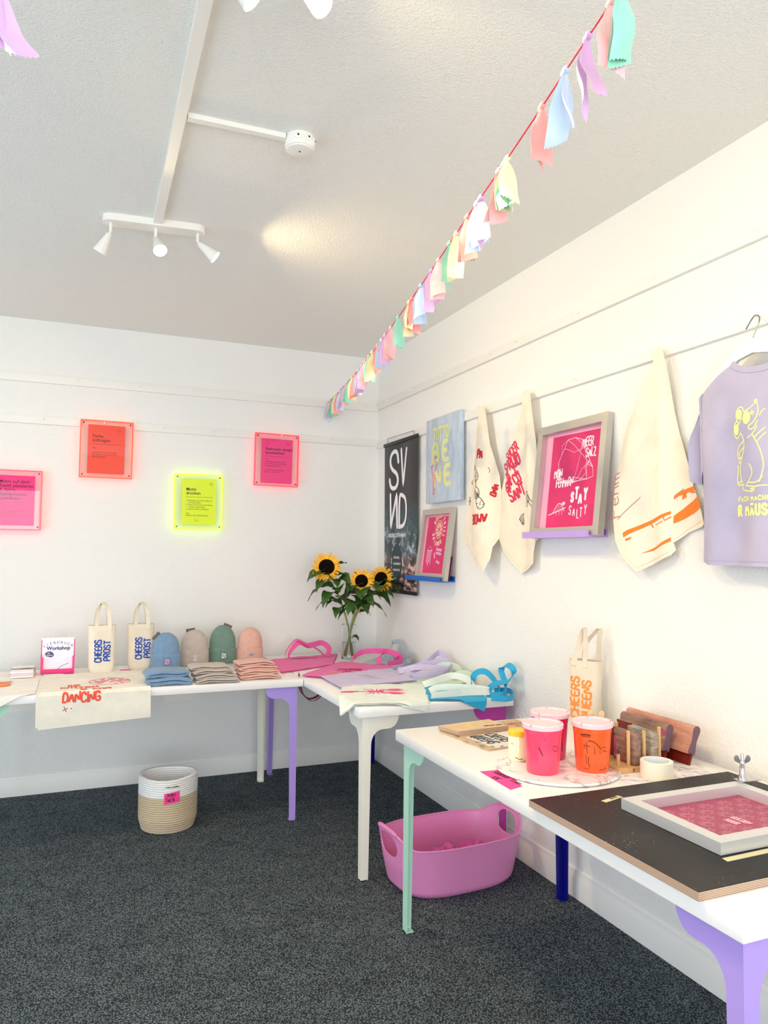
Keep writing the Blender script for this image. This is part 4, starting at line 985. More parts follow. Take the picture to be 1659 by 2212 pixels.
strap(b, [(-0.8175, -0.925, 0.70), (-0.800, -0.925, 0.650), (-0.756, -0.93, 0.614), (-0.712, -0.93, 0.628), (-0.685, -0.93, 0.665), (-0.67, -0.93, 0.700)], 0.02, (0, 1, -0.2), 0.0025); b.build('strap_loop', M_DKS, t, label='dark magenta strap loop hanging between the tables')


def d_grey(b, M): b.stroke([(-0.27, -0.88), (-0.05, -0.71)], 0.004, M, 1, 0.0016, 0.012); b.stroke([(-0.30, -0.70), (-0.24, -0.72)], 0.02, M, 2, 0.0016, 0.012)


tote_bag('pale grey-blue tote bag by the right wall, one handle loop standing against the wall', F_GREY, [(-0.40, -0.66), (-0.285, -0.915), (-0.045, -0.715), (-0.06, -0.33)], z0 + 0.001, [
    ([(-0.10, -0.40, 0.752), (-0.075, -0.42, 0.80), (-0.052, -0.43, 0.845), (-0.040, -0.49, 0.855), (-0.045, -0.53, 0.82), (-0.07, -0.54, 0.765)], (0.2, -0.55, 0.8), 0.03),
    ([(-0.10, -0.42, 0.753), (-0.08, -0.52, 0.785), (-0.05, -0.62, 0.795), (-0.04, -0.68, 0.785), (-0.075, -0.70, 0.760), (-0.14, -0.60, 0.756)], (0.1, 0, 1), 0.034)], d_grey, [mat('dark_edge_seam', '#4a5560', 0.8), M_MAGP], 3)
tote_bag('folded pale mint tote bag mostly hidden behind the lilac handles by the wall', fabric('second_mint_cotton', '#cfe0cb'), [(-0.42, -1.17), (-0.05, -1.15), (-0.05, -1.43), (-0.38, -1.45)][::-1], z0, [
    ([(-0.16, -1.17, 0.752), (-0.12, -1.18, 0.80), (-0.07, -1.22, 0.815), (-0.045, -1.29, 0.805), (-0.05, -1.33, 0.775), (-0.1, -1.34, 0.757)], [(0.4, -0.6, 0.5), (0.2, 0.3, 1), (0.1, -0.3, 1)], 0.034),
    ([(-0.10, -1.28, 0.755), (-0.065, -1.33, 0.785), (-0.035, -1.37, 0.79), (-0.03, -1.41, 0.775), (-0.07, -1.42, 0.757)], (0.3, -0.2, 1), 0.03)], None, (), 8)


def d_lilac(b, M):
    for k in range(3): b.stroke([(-0.53 + 0.018 * k, -1.06 - 0.01 * k), (-0.50 + 0.02 * k, -1.16 - 0.012 * k)], 0.006, M, 1, 0.0016, 0.012)
    b.stroke([(-0.52, -1.185), (-0.44, -1.21)], 0.006, M, 1, 0.0016, 0.012); b.stroke([(-0.45, -1.10), (-0.40, -1.13), (-0.36, -1.17)], 0.002, M, 1, 0.0016, 0.012)


tote_bag('lilac tote bag in the middle of the corner table, handles bunched against the wall', F_LILAC, [(-0.735, -1.02), (-0.745, -1.365), (-0.30, -1.30), (-0.275, -0.89)], z0 + 0.009, [
    ([(-0.30, -1.06, 0.772), (-0.25, -1.09, 0.785), (-0.16, -1.12, 0.815), (-0.07, -1.10, 0.865), (-0.05, -1.15, 0.845), (-0.06, -1.21, 0.80), (-0.14, -1.24, 0.778), (-0.29, -1.22, 0.772)], [(0, 0.3, 1), (0.1, 0.4, 1), (0.5, -0.5, 0.7), (0, -0.3, 1), (0, -0.6, 0.8)], 0.034),
    ([(-0.30, -1.25, 0.772), (-0.22, -1.30, 0.785), (-0.12, -1.29, 0.795), (-0.055, -1.22, 0.815), (-0.07, -1.15, 0.83), (-0.18, -1.13, 0.80), (-0.29, -1.15, 0.774)], [(0, -0.5, 1), (0, -0.3, 1), (0.2, 0.1, 1), (0, 0.5, 0.8)], 0.034),
    ([(-0.31, -1.10, 0.774), (-0.24, -1.15, 0.80), (-0.15, -1.19, 0.80), (-0.08, -1.24, 0.79), (-0.13, -1.31, 0.776)], [(0, 0.8, 0.6), (0.1, -0.2, 1)], 0.032)], d_lilac, [M_SILV], 4)
tote_bag('bright blue tote bag lying under the mint lobster bag, handle loops curling at the wall', F_BLUE, [(-0.44, -1.345), (-0.58, -1.70), (-0.20, -1.865), (-0.115, -1.61)], z0 + 0.0025, [
    ([(-0.16, -1.62, 0.758), (-0.12, -1.57, 0.775), (-0.09, -1.55, 0.82), (-0.06, -1.60, 0.835), (-0.055, -1.69, 0.80), (-0.075, -1.76, 0.775), (-0.10, -1.80, 0.76)], [(0.5, 0.5, 0.5), (0.2, 0.4, 1), (0.1, 0.5, 1), (0, 0.3, 1)], 0.03),
    ([(-0.15, -1.76, 0.757), (-0.10, -1.83, 0.765), (-0.065, -1.80, 0.80), (-0.055, -1.74, 0.865), (-0.05, -1.79, 0.895), (-0.052, -1.845, 0.875), (-0.065, -1.82, 0.825), (-0.09, -1.74, 0.80), (-0.12, -1.72, 0.765)], [(0, 0.2, 1), (0, 0, 1), (0.6, -0.5, 0.5), (0.6, 0, 0.6), (0.5, 0.5, 0.4), (0, 0.2, 1)], 0.03),
    ([(-0.17, -1.84, 0.757), (-0.12, -1.885, 0.757), (-0.065, -1.865, 0.762), (-0.05, -1.80, 0.775), (-0.08, -1.72, 0.765)], (0, 0.2, 1), 0.026)], None, (), 5, T2[2], None)


def d_lob(b, M):
    o, u, v = V((-0.765, -1.490)), V((0.24, -0.075)).normalized(), V((0.075, 0.24)).normalized()
    q = lambda x, y: tuple(o + u * x + v * y * 1.5)
    b.stroke([q(0.0, 0), q(0.028, 0)], 0.044, M, 1, 0.0010, 0.01); b.stroke([q(0.03, 0), q(0.055, 0)], 0.026, M, 1, 0.0012, 0.01)
    b.stroke([q(0.06, 0), q(0.17, 0)], 0.012, M, 1, 0.0010, 0.01); b.stroke([q(0.115, 0), q(0.175, 0)], 0.026, M, 1, 0.0012, 0.01)
    for s_ in (1, -1):
        for k in range(4): b.stroke(chaikin([q(0.125 + k * 0.013, 0.010 * s_), q(0.112 + k * 0.022, 0.034 * s_), q(0.092 + k * 0.034, 0.042 * s_)], 1), 0.0065, M, 1, 0.0010, 0.01)
        b.stroke([q(0.168, 0.008 * s_), q(0.195, 0.026 * s_)], 0.010, M, 1, 0.0012, 0.01)
        b.fill([q(0.185, 0.020 * s_), q(0.225, 0.046 * s_), q(0.285, 0.046 * s_), q(0.250, 0.034 * s_), q(0.292, 0.024 * s_), q(0.235, 0.012 * s_)][::s_], M, 1, 0.0014)
        b.stroke([q(0.175, 0.004 * s_), q(0.30, 0.012 * s_)], 0.002, M, 1, 0.0010, 0.01)


tote_bag('pale mint tote bag with a pink lobster print, hanging over the near table edge', F_MINT, [(-0.705, -1.295), (-0.90, -1.735), (-0.50, -1.85), (-0.318, -1.42)], z0 + 0.009, [
    ([(-0.355, -1.50, 0.772), (-0.30, -1.50, 0.785), (-0.18, -1.46, 0.80), (-0.12, -1.50, 0.79), (-0.13, -1.58, 0.775), (-0.17, -1.66, 0.772), (-0.24, -1.68, 0.778), (-0.34, -1.59, 0.774)], [(0, 0.6, 0.8), (0, 0.5, 0.9), (0.5, 0, 0.8), (0, -0.5, 0.8), (0, -0.6, 0.6)], 0.034),
    ([(-0.40, -1.66, 0.772), (-0.35, -1.66, 0.785), (-0.24, -1.69, 0.785), (-0.15, -1.74, 0.778), (-0.15, -1.78, 0.774), (-0.26, -1.78, 0.778), (-0.44, -1.76, 0.772)], [(0, 0.5, 0.9), (0, 0.2, 1), (0.1, 0.5, 1), (0, -0.3, 1)], 0.03)], d_lob, [M_NEONP], 6, T2[2], T2[0], 0.003)

# kitchen towel and cloth hanging over the back-wall table
YE = T1[2]
M = table_surface(0, 0, TZ + 0.002, 9, 0.0022, YE, None, 7)
b = MB()
b.sheet(wobble([(-2.118, -0.45), (-2.118, -1.145), (-1.612, -1.125), (-1.612, -0.46)], 6, 0.004, 2), M, 0.022, 0.0014)
M2 = lambda a, c_, n_=0.0: M(a, c_, n_) + V((0, -0.004, 0.0035)) if c_ < YE else M(a, c_, n_ + 0.0035)
b.sheet(wobble([(-2.105, -0.43), (-2.107, -1.158), (-1.603, -1.135), (-1.606, -0.437)], 6, 0.004, 3), M2, 0.022, 0.0014)
for s_, x, y, h, w_, ws in (('THIS', -1.985, -0.858, 0.046, 0.0085, 0.5), ('KITCHEN', -2.012, -0.918, 0.044, 0.0085, 0.78), ('IS', -1.925, -0.975, 0.038, 0.008, 0.8), ('FOR', -1.868, -0.975, 0.036, 0.0085, 1.05), ('DANCING', -2.002, -1.036, 0.042, 0.0095, 0.80)):
    write(b, M2, s_, x, y, h, w_, 1, ws=ws, n_=0.0008, jit=0.10, seg=0.01, seed=len(s_))
b.stroke(ring(-1.785, -0.765, 0.098, 0.10, 30), 0.006, M2, 2, 0.0008, 0.012); rn = random.Random(4)
for i in range(9):
    for j in range(8):
        px, py = -1.875 + i * 0.0215 + (j % 2) * 0.01, -0.845 + j * 0.0225
        if ((px + 1.785) / 0.088) ** 2 + ((py + 0.765) / 0.09) ** 2 < 1 and rn.random() < 0.62: b.fill([(px, py), (px + 0.017, py), (px + 0.017, py + 0.014), (px, py + 0.014)], M2, 2, 0.001)
b.stroke([(-1.785, -0.665), (-1.785, -0.63)], 0.005, M2, 2, 0.0008, 0.012)
for a_ in (0.4, 1.97): b.stroke([(-1.992 - 0.013 * math.cos(a_), -1.07 - 0.013 * math.sin(a_)), (-1.992 + 0.013 * math.cos(a_), -1.07 + 0.013 * math.sin(a_))], 0.003, M2, 3, 0.0008)
b.stroke(ring(-1.965, -1.068, 0.001, k=8), 0.003, M2, 4, 0.0008)
tag(b.build('kitchen_towel', [fabric('cream_cotton', '#efe8d8', 700, 0.25), mat('coral_red_print', '#f2573f', 0.7), mat('hot_pink_print', '#f26c93', 0.7), mat('plum_star_print', '#b02a54', 0.7), M_INK]), 'cream kitchen towel hanging over the back table front, printed THIS KITCHEN IS FOR DANCING', 'kitchen towel')
M = table_surface(0, 0, TZ + 0.002, 21, 0.0025, YE, None, 6)
b = MB(); b.sheet(wobble([(-2.43, -0.24), (-2.43, -1.10), (-2.33, -1.075), (-2.265, -1.035), (-2.20, -1.0), (-2.125, -0.985), (-2.115, -0.40), (-2.2, -0.24)], 4, 0.003, 7), M, 0.022, 0.0018)
for y, w_ in ((-0.60, 0.05), (-0.66, 0.04), (-0.72, 0.045)): b.stroke([(-2.38, y), (-2.30, y - 0.01), (-2.262, y + 0.01)], w_ * 0.8, M, 1, 0.0012 + abs(y) * 0.0003, 0.012)
b.stroke([(-2.285, -0.62), (-2.255, -0.60)], 0.03, M, 2, 0.0022, 0.01); b.stroke([(-2.28, -0.69), (-2.25, -0.68)], 0.02, M, 2, 0.0022, 0.01)
tag(b.build('cotton_cloth', [fabric('off_white_cotton', '#f2ebe2', 700, 0.2), mat('bright_orange_print', '#ff8a35', 0.7), mat('pale_orange_print', '#ffb08a', 0.7)]), 'off-white cloth with an orange print at the left photo edge of the back table', 'cloth')

t = thing('folded_napkins', 'small folded white and pink cloth with a grey band, on the off-white cloth', 'folded cloth', (-2.205, -0.40, TZ + 0.006))
b = MB(); zt = TZ + 0.008
for i, (dx, dy) in enumerate(((0, 0), (0.003, 0.006), (-0.002, 0.012))):
    b.box((-2.262 + dx, -0.515 + dy, zt + i * 0.0105), (-2.150 + dx, -0.28, zt + i * 0.0105 + 0.010), 0.0045, 1 if i == 1 else 0, 3)
b.build('cloth_stack', [fabric('white_cotton', '#f5f1ee'), fabric('blush_cotton', '#f5d3da')], t)
b = MB(); b.box((-2.2655, -0.43, zt - 0.0005), (-2.1455, -0.385, zt + 0.0335), 0.004, 0, 3); write(b, table(zt + 0.0337), 'MOIN', -2.215, -0.42, 0.022, 0.004, 1, ws=0.8); b.build('paper_band', [mat('grey_paper', '#a29c96', 0.8), M_INK], t)

M_MAGS = mat('magenta_paper', '#f0308f', 0.7)
for lb, x0, x1, y in (('thin magenta paper slip lying in front of the leaflet holder', -2.03, -1.955, -0.452), ('thin magenta paper slip on the back table in front of the right wine bag', -1.715, -1.66, -0.415)):
    b = MB(); b.box((x0, y - 0.012, TZ + 0.0072), (x1, y + 0.02, TZ + 0.0082)); tag(b.build('paper_slip', M_MAGS, smooth=0), lb, 'paper slip', 'magenta price slips')

t = thing('leaflet_holder', 'pink leaflet holder standing on the left part of the back table', 'leaflet holder', (-2.035, -0.40, TZ))
M_ACP = mat('pink_acrylic', '#ef2f83', 0.25); yb = -0.405
b = MB(); x0, x1 = -2.122, -1.952
b.box((x0, yb, TZ + 0.0065), (x1, yb + 0.07, TZ + 0.0095)); b.box((x0, yb + 0.040, TZ + 0.0095), (x1, yb + 0.043, TZ + 0.185)); b.build('back_panel', M_ACP, t, smooth=0)
b = MB(); b.box((x0, yb, TZ + 0.0095), (x1, yb + 0.003, TZ + 0.030)); b.box((x0, yb, TZ + 0.030), (x0 + 0.013, yb + 0.003, TZ + 0.095)); b.box((x1 - 0.011, yb, TZ + 0.030), (x1, yb + 0.003, TZ + 0.098))
b.box((x0, yb + 0.003, TZ + 0.0095), (x0 + 0.003, yb + 0.040, TZ + 0.112)); b.box((x1 - 0.003, yb + 0.003, TZ + 0.0095), (x1, yb + 0.040, TZ + 0.112)); b.build('front_tray', M_ACP, t, smooth=0)
b = MB(); M = plane((-2.117, yb + 0.012, TZ + 0.012), (1, 0, 0), V((0, 0.10, 1)).normalized()); W_, H_ = 0.160, 0.188
sc = [(W_, 0), (W_, H_ - 0.006)] + [(W_ - W_ * i / 24, H_ - 0.003 + 0.003 * math.cos(i * PI / 2)) for i in range(25)] + [(0, 0)]
b.prism(sc[:-1] + [(0, 0)], 0.004, M)
for i, ch in enumerate('SIEBDRUCK'): a_ = 2.12 - i * 0.137; type_text(b, M, ch, 0.08 + 0.128 * math.cos(a_), 0.025 + 0.128 * math.sin(a_), 0.021, 1, 0.0006, ang=a_ - PI / 2, align='CENTER')
type_text(b, M, 'Workshop', 0.082, 0.120, 0.027, 1, 0.0006, align='CENTER', bold=0.0009); type_text(b, M, 'Finde dein Design', 0.08, 0.143, 0.008, 2, 0.0006, align='CENTER')
b.fill([tuple(p) for p in chaikin(ring(0.036, 0.098, 0.021, 0.015, 10), 1)[:-1]], M, 1, 0.0006)
b.fill([tuple(p) for p in chaikin(ring(0.044, 0.094, 0.016, 0.014, 10), 1)[:-1]], M, 1, 0.0008); write(b, M, 'mit', 0.028, 0.099, 0.008, 0.0012, 3, n_=0.0012); write(b, M, 'Anleitung', 0.022, 0.089, 0.006, 0.001, 3, n_=0.0012)
for k in range(4): b.stroke([(0.025, 0.07 - k * 0.006), (0.075, 0.052 - k * 0.006), (0.14, 0.075 - k * 0.006), (0.085, 0.10 - k * 0.004), (0.025, 0.07 - k * 0.006)], 0.0006, M, 2, 0.0005)
b.stroke(bez([(0.052, 0.016, 0), (0.075, 0.014, 0), (0.10, 0.032, 0), (0.135, 0.046, 0)], 6), 0.0022, M, 1, 0.0007)
o = b.build('leaflet', [mat('leaflet_paper', '#f3eefb', 0.5), mat('leaflet_ink', '#4a3f6e', 0.6), mat('leaflet_pale_lines', '#d5cfe6', 0.6), M_PWHITE], None, smooth=0); tag(o, 'white screen-printing workshop leaflet standing in the pink holder', 'leaflet')

# ------------------------------------------------------------------ wine bags


def wine_bag(label, x, y, rz, w_, h, lines, ink, fab, hpk, text_geo, crooked=False):
    t = thing('wine_bag', label, 'bottle bag', (x, y, TZ), rz, 'cotton wine bottle bags')
    dp = 0.034

    def prof(z):
        f = z / h
        if f < 0.14: k = math.sin(f / 0.14 * PI / 2) ** 0.7; return w_ / 2 * (0.70 + 0.22 * k), dp * (0.9 + 0.3 * k)
        return w_ / 2 * (0.92 + 0.08 * (f - 0.14) / 0.86), dp * (1.2 - 0.25 * (f - 0.14) / 0.86)

    def pt(a, z, inset=0.0):
        wx, dy = prof(z); wx -= inset; dy -= inset; c, s_ = math.cos(a), math.sin(a); q = 2 / 3.4
        p = V((wx * math.copysign(abs(c) ** q, c), dy * math.copysign(abs(s_) ** q, s_), z)); wr = 0.003 * noise.noise((p.x * 25, p.y * 18 + x * 9, z * 14)) + 0.0016 * noise.noise((p.x * 60, x, z * 44))
        return p + V((wr * 0.4, wr, 0.002 * noise.noise((p.x * 20, x, 5)) if z > h * 0.97 else 0))
    b = MB(); nu, nv = 44, 26
    b.grid(lambda u, v: pt(2 * PI * u, h * v), nu, nv); b.grid(lambda u, v: pt(-2 * PI * u, h * (1 - v * 0.75), 0.0025), nu, 14)
    b.add([pt(2 * PI * i / 44, 0) for i in range(44)], [tuple(range(43, -1, -1))])
    b.add([pt(2 * PI * i / 44, h) for i in range(44)] + [pt(2 * PI * i / 44, h, 0.0025) for i in range(44)], [(i, (i + 1) % 44, 44 + (i + 1) % 44, 44 + i) for i in range(44)])

    def Ff(a, z):
        wx, dy = prof(z); u = min(0.98, abs(a) / wx); an = -math.acos(max(-0.98, min(0.98, (a / wx if True else 0)))) if False else None
        c = (u ** (3.4 / 2)); ang = -math.acos(min(1, c)); ang = ang if a >= 0 else -PI - ang
        return pt(ang, z)
    M = surf(Ff)
    for s_, a0, zz, hh, wd, ws in text_geo: write(b, M, s_, a0, zz, hh, wd, 1, ang=PI / 2, ws=ws, n_=0.0012, seg=0.008, jit=0.03, sp=0.5)
    b.build('bag_body', [fab, ink], t, world=False)
    for s_ in (-1, 1):
        y_ = s_ * 0.028
        if crooked: path = ([(-w_ * 0.30, y_, h - 0.02), (-w_ * 0.22, y_, h + 0.02), (w_ * 0.02, y_ * 0.6, h + hpk), (w_ * 0.10, y_, h + hpk * 0.55), (w_ * 0.08, y_, h + 0.02), (w_ * 0.09, y_, h - 0.025)] if s_ < 0 else [(-w_ * 0.15, y_, h - 0.02), (-w_ * 0.12, y_, h + 0.03), (-w_ * 0.05, y_, h + hpk * 0.55), (w_ * 0.38, y_ * 0.8, h + hpk * 0.98), (w_ * 0.34, y_, h + hpk * 0.5), (w_ * 0.32, y_, h - 0.02)])
        else: path = [(-w_ * 0.22, y_, h - 0.025), (-w_ * 0.21, y_, h + 0.02), (-w_ * 0.15, y_ * 0.8, h + hpk * 0.72), (0.0 + s_ * 0.006, y_ * 0.5, h + hpk), (w_ * 0.18, y_ * 0.8, h + hpk * 0.72), (w_ * 0.24, y_, h + 0.02), (w_ * 0.25, y_, h - 0.025)]
        hb = MB(); strap(hb, [(p[0], p[1] - 0.006 * (1 if s_ < 0 else -1) * (1 if p[2] < h + 0.001 else 0), p[2]) for p in path], 0.021, [(1, 0, 0), (1, 0.3, 0.1), (0.2, 1, 0.4 * -s_), (1, -0.3, 0.1), (1, 0, 0)], 0.0026, 0, 8); hb.build('handle', fab, t, world=False)


M_BLUEP = mat('blue_print', '#1546a8', 0.7); M_ORP = mat('neon_orange_print', '#ff8a2a', 0.6); F_NAT = fabric('natural_canvas', '#ebe0cc', 800, 0.3)
wine_bag('natural cotton wine bag printed CHEERS PROST in blue, next to the leaflet holder', -1.815, -0.415, 0.05, 0.146, 0.262, 0, M_BLUEP, F_NAT, 0.125, [('CHEERS', -0.004, 0.064, 0.034, 0.0070, 0.74), ('PROST', 0.040, 0.070, 0.032, 0.0070, 0.84)])
wine_bag('natural cotton wine bag printed CHEERS PROST in blue, standing beside the blue beanie', -1.603, -0.345, 0.0, 0.146, 0.258, 0, M_BLUEP, fabric('natural_canvas_warm', '#e6dac6', 800, 0.3), 0.122, [('CHEERS', 0.004, 0.062, 0.034, 0.0070, 0.74), ('PROST', 0.048, 0.068, 0.032, 0.0070, 0.84)])
wine_bag('natural cotton wine bag printed CHEERS QUEENS in neon orange, by the right wall', -0.088, -2.425, R(-62), 0.128, 0.262, 0, M_ORP, fabric('natural_canvas_grey', '#dccfbb', 800, 0.3), 0.125, [('CHEERS', -0.012, 0.040, 0.036, 0.0078, 0.92), ('QUEENS', 0.036, 0.036, 0.034, 0.0078, 0.92)], True)

# ------------------------------------------------------------------ knitted beanies


def knit(name, hexc):
    n = N(name); c = srgb(hexc); n.b.inputs['Roughness'].default_value = 0.95; n.b.inputs['Specular IOR Level'].default_value = 0.1; n.b.inputs['Sheen Weight'].default_value = 0.25
    n.col(n.ramp(n.noise(40, 3), [(0.3, tuple(x * 0.92 for x in c[:3]) + (1,)), (0.7, tuple(min(1, x * 1.06) for x in c[:3]) + (1,))]))
    n.bump(n.noise(1.0, 2, vec=n.obj((420, 420, 45))), 0.55, 0.002); return n.m


KNIT = {'blue': knit('dusty_blue_knit', '#7a98b6'), 'taupe': knit('taupe_knit', '#bdb1a8'), 'green': knit('sage_green_knit', '#728d82'), 'pink': knit('dusty_pink_knit', '#deae9f')}


def beanie(label, x, y, rz, w_, h, kn, patch, tag_at, cuff=0.088):
    t = thing('beanie', label, 'knitted hat', (x, y, TZ), rz, 'standing knitted beanies')
    sx, sy = w_ / 2, 0.052
    b = MB(); pr = [(0.90, 0.0), (0.985, 0.006), (1.0, 0.03), (1.0, cuff - 0.014), (0.992, cuff - 0.004), (0.965, cuff), (0.935, cuff - 0.003), (0.92, cuff - 0.012), (0.915, cuff * 0.4)]
    b.lathe(pr, 56, sx=sx, sy=sy, power=2.4, close=False)
    b.v = [p + V((0, 0, 0.004 * math.cos(p.x / sx * 1.4) * (p.z / cuff))) for p in b.v]; b.build('cuff', KNIT[kn], t, world=False)
    b = MB(); pr = []
    for i in range(17):
        f = math.sin(i / 16 * PI / 2) ** 0.9; z = cuff * 0.6 + (h - cuff * 0.6) * f; r_ = 0.945 * (1 - max(0, (f - 0.32) / 0.68) ** 2.35) ** 0.5 if f < 1 else 0.0
        pr.append((max(r_, 0.0), z))
    b.lathe(pr, 56, sx=sx, sy=sy, power=2.25, close=False)
    for i, p in enumerate(b.v):
        f = max(0, (p.z - cuff) / (h - cuff)); an = math.atan2(p.y / sy, p.x / sx)
        b.v[i] = p + V((0, -0.004 * math.exp(-((p.x / 0.012) ** 2)) * f * -1 if p.y < 0 else 0, 0.003 * math.cos(an * 4) * f ** 3 * (1 if f < 0.999 else 0)))
    b.build('crown', KNIT[kn], t, world=False)
    M = surf(lambda a, z: V((a, -sy * (1 - min(0.99, abs(a / sx)) ** 2.4) ** (1 / 2.4) - 0.0005, z)))
    b = MB(); b.sheet([(-0.019, 0.028), (0.019, 0.028), (0.019, 0.070), (-0.019, 0.070)], lambda a, z, n_=0: M(a, z, n_ + 0.0014), 0.006, 0.002); patch[0](b, lambda a, z, n_=0: M(a, z, n_ + 0.0014)); b.build('patch', [patch[1], patch[2]], t, world=False)
    b = MB(); xf = xform(*tag_at); b.box((-0.026, -0.0006, -0.010), (0.026, 0.0006, 0.010), xf=xf); b.build('hang_tag', [mat('kraft_tag', '#6b6050', 0.7)], t, world=False, smooth=0)


def p_stay(b, M):
    write(b, M, 'STAY', -0.013, 0.050, 0.014, 0.0026, 1, ws=0.62, jit=0.06); write(b, M, 'SALTY', -0.014, 0.034, 0.013, 0.0024, 1, ws=0.55, jit=0.06)


def p_su(b, M):
    write(b, M, 'SV', -0.012, 0.051, 0.0145, 0.0018, 1, ws=0.8); write(b, M, 'ND', -0.012, 0.032, 0.0145, 0.0018, 1, ws=0.8, mirror='N')


def p_moin(b, M): write(b, M, 'MOIN', -0.014, 0.042, 0.018, 0.0022, 1, ws=0.55)


beanie('dusty blue beanie standing on the back table right of the wine bags', -1.468, -0.40, 0.06, 0.166, 0.206, 'blue', (p_stay, mat('blue_patch', '#5f83ab', 0.8), mat('pink_stitch', '#f6aecb', 0.7)), ((-0.055, 0.0, 0.190), (0, -0.85, 0)), 0.092)
beanie('taupe beanie standing between the blue and the green beanie', -1.293, -0.31, 0.0, 0.170, 0.208, 'taupe', (p_su, mat('taupe_patch', '#bdb1a8', 0.8), M_PWHITE), ((-0.022, 0.02, 0.206), (0, -0.15, 0)))
beanie('sage green beanie, the tallest of the standing hats', -1.118, -0.262, 0.0, 0.168, 0.226, 'green', (p_stay, mat('green_patch', '#57756a', 0.8), M_PWHITE), ((0.03, 0.0, 0.222), (0, 0.42, 0)))
beanie('dusty pink beanie standing furthest right on the back table', -0.953, -0.28, 0.0, 0.160, 0.21, 'pink', (p_moin, mat('pink_patch', '#e3b0a0', 0.8), mat('blue_stitch', '#6f8fc2', 0.7)), ((0.03, 0.03, 0.17), (0, 0.6, 0)), 0.085)


def folded_beanie(label, x, y, z, rz, w_, d, h, kn, grp, seed):
    b = MB(); nk = 52; rn = random.Random(seed); ph = rn.uniform(0, 6)

    def ringpts(kind, yy, ins):
        out = []
        for i in range(nk):
            a = 2 * PI * i / nk; c, s_ = math.cos(a), math.sin(a)
            if kind == 'o': px = (w_ / 2 - ins) * math.copysign(abs(c) ** 0.45, c); pz = (h / 2 - ins) * math.copysign(abs(s_) ** 0.62, s_)
            else: px = (w_ / 2 - h * 0.42) * math.copysign(abs(c) ** 0.6, c); pz = 0.0022 * math.copysign(abs(s_) ** 0.6, s_)
            bow = 0.006 * math.sin((px / w_ + 0.5) * PI) * (1 if kind == 'i' else 0.7) + 0.0035 * noise.noise((px * 14, yy * 10, seed)) + 0.002 * math.sin(px * 40 + ph)
            out.append(V((px + 0.004 * noise.noise((pz * 40, yy * 12, seed + 3)), yy + 0.004 * noise.noise((px * 18, pz * 30, seed)), pz + h / 2 + bow)))
        return out
    rings = [ringpts('i', d / 2, 0), ringpts('o', d / 2, 0.004), ringpts('o', d / 2 - 0.004, 0.001)] + [ringpts('o', d / 2 - 0.004 - (d - 0.008) * k / 6, 0) for k in range(1, 6)] + [ringpts('o', -d / 2 + 0.004, 0.001), ringpts('o', -d / 2, 0.0045), ringpts('i', -d / 2 + 0.001, 0), ringpts('i', -d / 2 + 0.05, 0)]
    vs_ = [p for r_ in rings for p in r_]; fs = []
    for i in range(len(rings) - 1):
        for k in range(nk): a, c = i * nk + k, i * nk + (k + 1) % nk; fs.append((a, c, c + nk, a + nk))
    b.add(vs_, fs); o = b.build('folded_beanie', KNIT[kn], None, world=False, smooth=60); o.location = (x, y, z); o.rotation_euler = (0, 0, rz)
    tag(o, label, 'folded hat', grp)


ORD = {2: ('lower', 'upper'), 4: ('bottom', 'second from bottom', 'third from bottom', 'top')}
for kn, x, y, dx, dy, h, k, d in (('blue', -1.507, -0.885, -0.012, 0.022, 0.034, 2, 0.17), ('taupe', -1.266, -0.905, -0.010, 0.030, 0.0195, 4, 0.16), ('pink', -1.035, -0.865, -0.003, 0.026, 0.0212, 4, 0.16)):
    for i in range(k):
        folded_beanie(f'{ORD[k][i]} folded {"dusty " if kn != "taupe" else ""}{kn} beanie in its stack at the table edge', x + dx * i, y + dy * i, TZ + 0.001 + i * (h - 0.0015), (-0.06, 0.03, 0.05, -0.02)[i], 0.222 - 0.006 * i, d, h, kn, f'stack of folded {kn} beanies', i + len(kn) * 7)

# ------------------------------------------------------------------ vase with sunflowers
n = N('vase_glass'); n.b.inputs['Transmission Weight'].default_value = 1.0; n.b.inputs['Roughness'].default_value = 0.0; n.b.inputs['IOR'].default_value = 1.45; n.col((0.97, 0.985, 0.98, 1)); M_GLASS = n.m
n = N('clear_water'); n.b.inputs['Transmission Weight'].default_value = 1.0; n.b.inputs['Roughness'].default_value = 0.0; n.b.inputs['IOR'].default_value = 1.33; n.col((0.97, 1, 0.97, 1)); M_WATER = n.m
VX, VY, VZ = -0.330, -0.350, TZ
t = thing('glass_vase', 'straight clear glass vase half filled with water on the corner table', 'vase', (VX, VY, VZ))
b = MB(); xf = Matrix.Translation((VX, VY, VZ + 0.0005))
b.lathe([(0.0, 0.0), (0.045, 0.0), (0.0475, 0.003), (0.0475, 0.216), (0.0455, 0.2175), (0.044, 0.216), (0.044, 0.010), (0.0, 0.010)], 40, xf=xf, close=False); b.build('glass_body', M_GLASS, t)
b = MB(); b.lathe([(0.0, 0.0102), (0.0438, 0.0102), (0.0438, 0.104), (0.0, 0.104)], 40, xf=xf, close=False); b.build('water', M_WATER, t)
M_STEM = mat('sunflower_stem', '#8a9a52', 0.6); n = N('sunflower_leaf'); n.b.inputs['Roughness'].default_value = 0.55; n.col(n.ramp(n.noise(30, 3), [(0.3, srgb('#2c4a1c')), (0.7, srgb('#466a2a'))])); n.bump(n.noise(60, 3), 0.3, 0.003); M_LEAF = n.m
n = N('sunflower_petal'); n.b.inputs['Roughness'].default_value = 0.6; n.col(n.ramp(n.noise(45, 3), [(0.3, srgb('#f5a80e')), (0.7, srgb('#ffc62a'))])); M_PETAL = n.m
M_DISC = mat('sunflower_disc', '#140907', 0.95, spec=0.1, bump=(420, 0.9, 0.004))


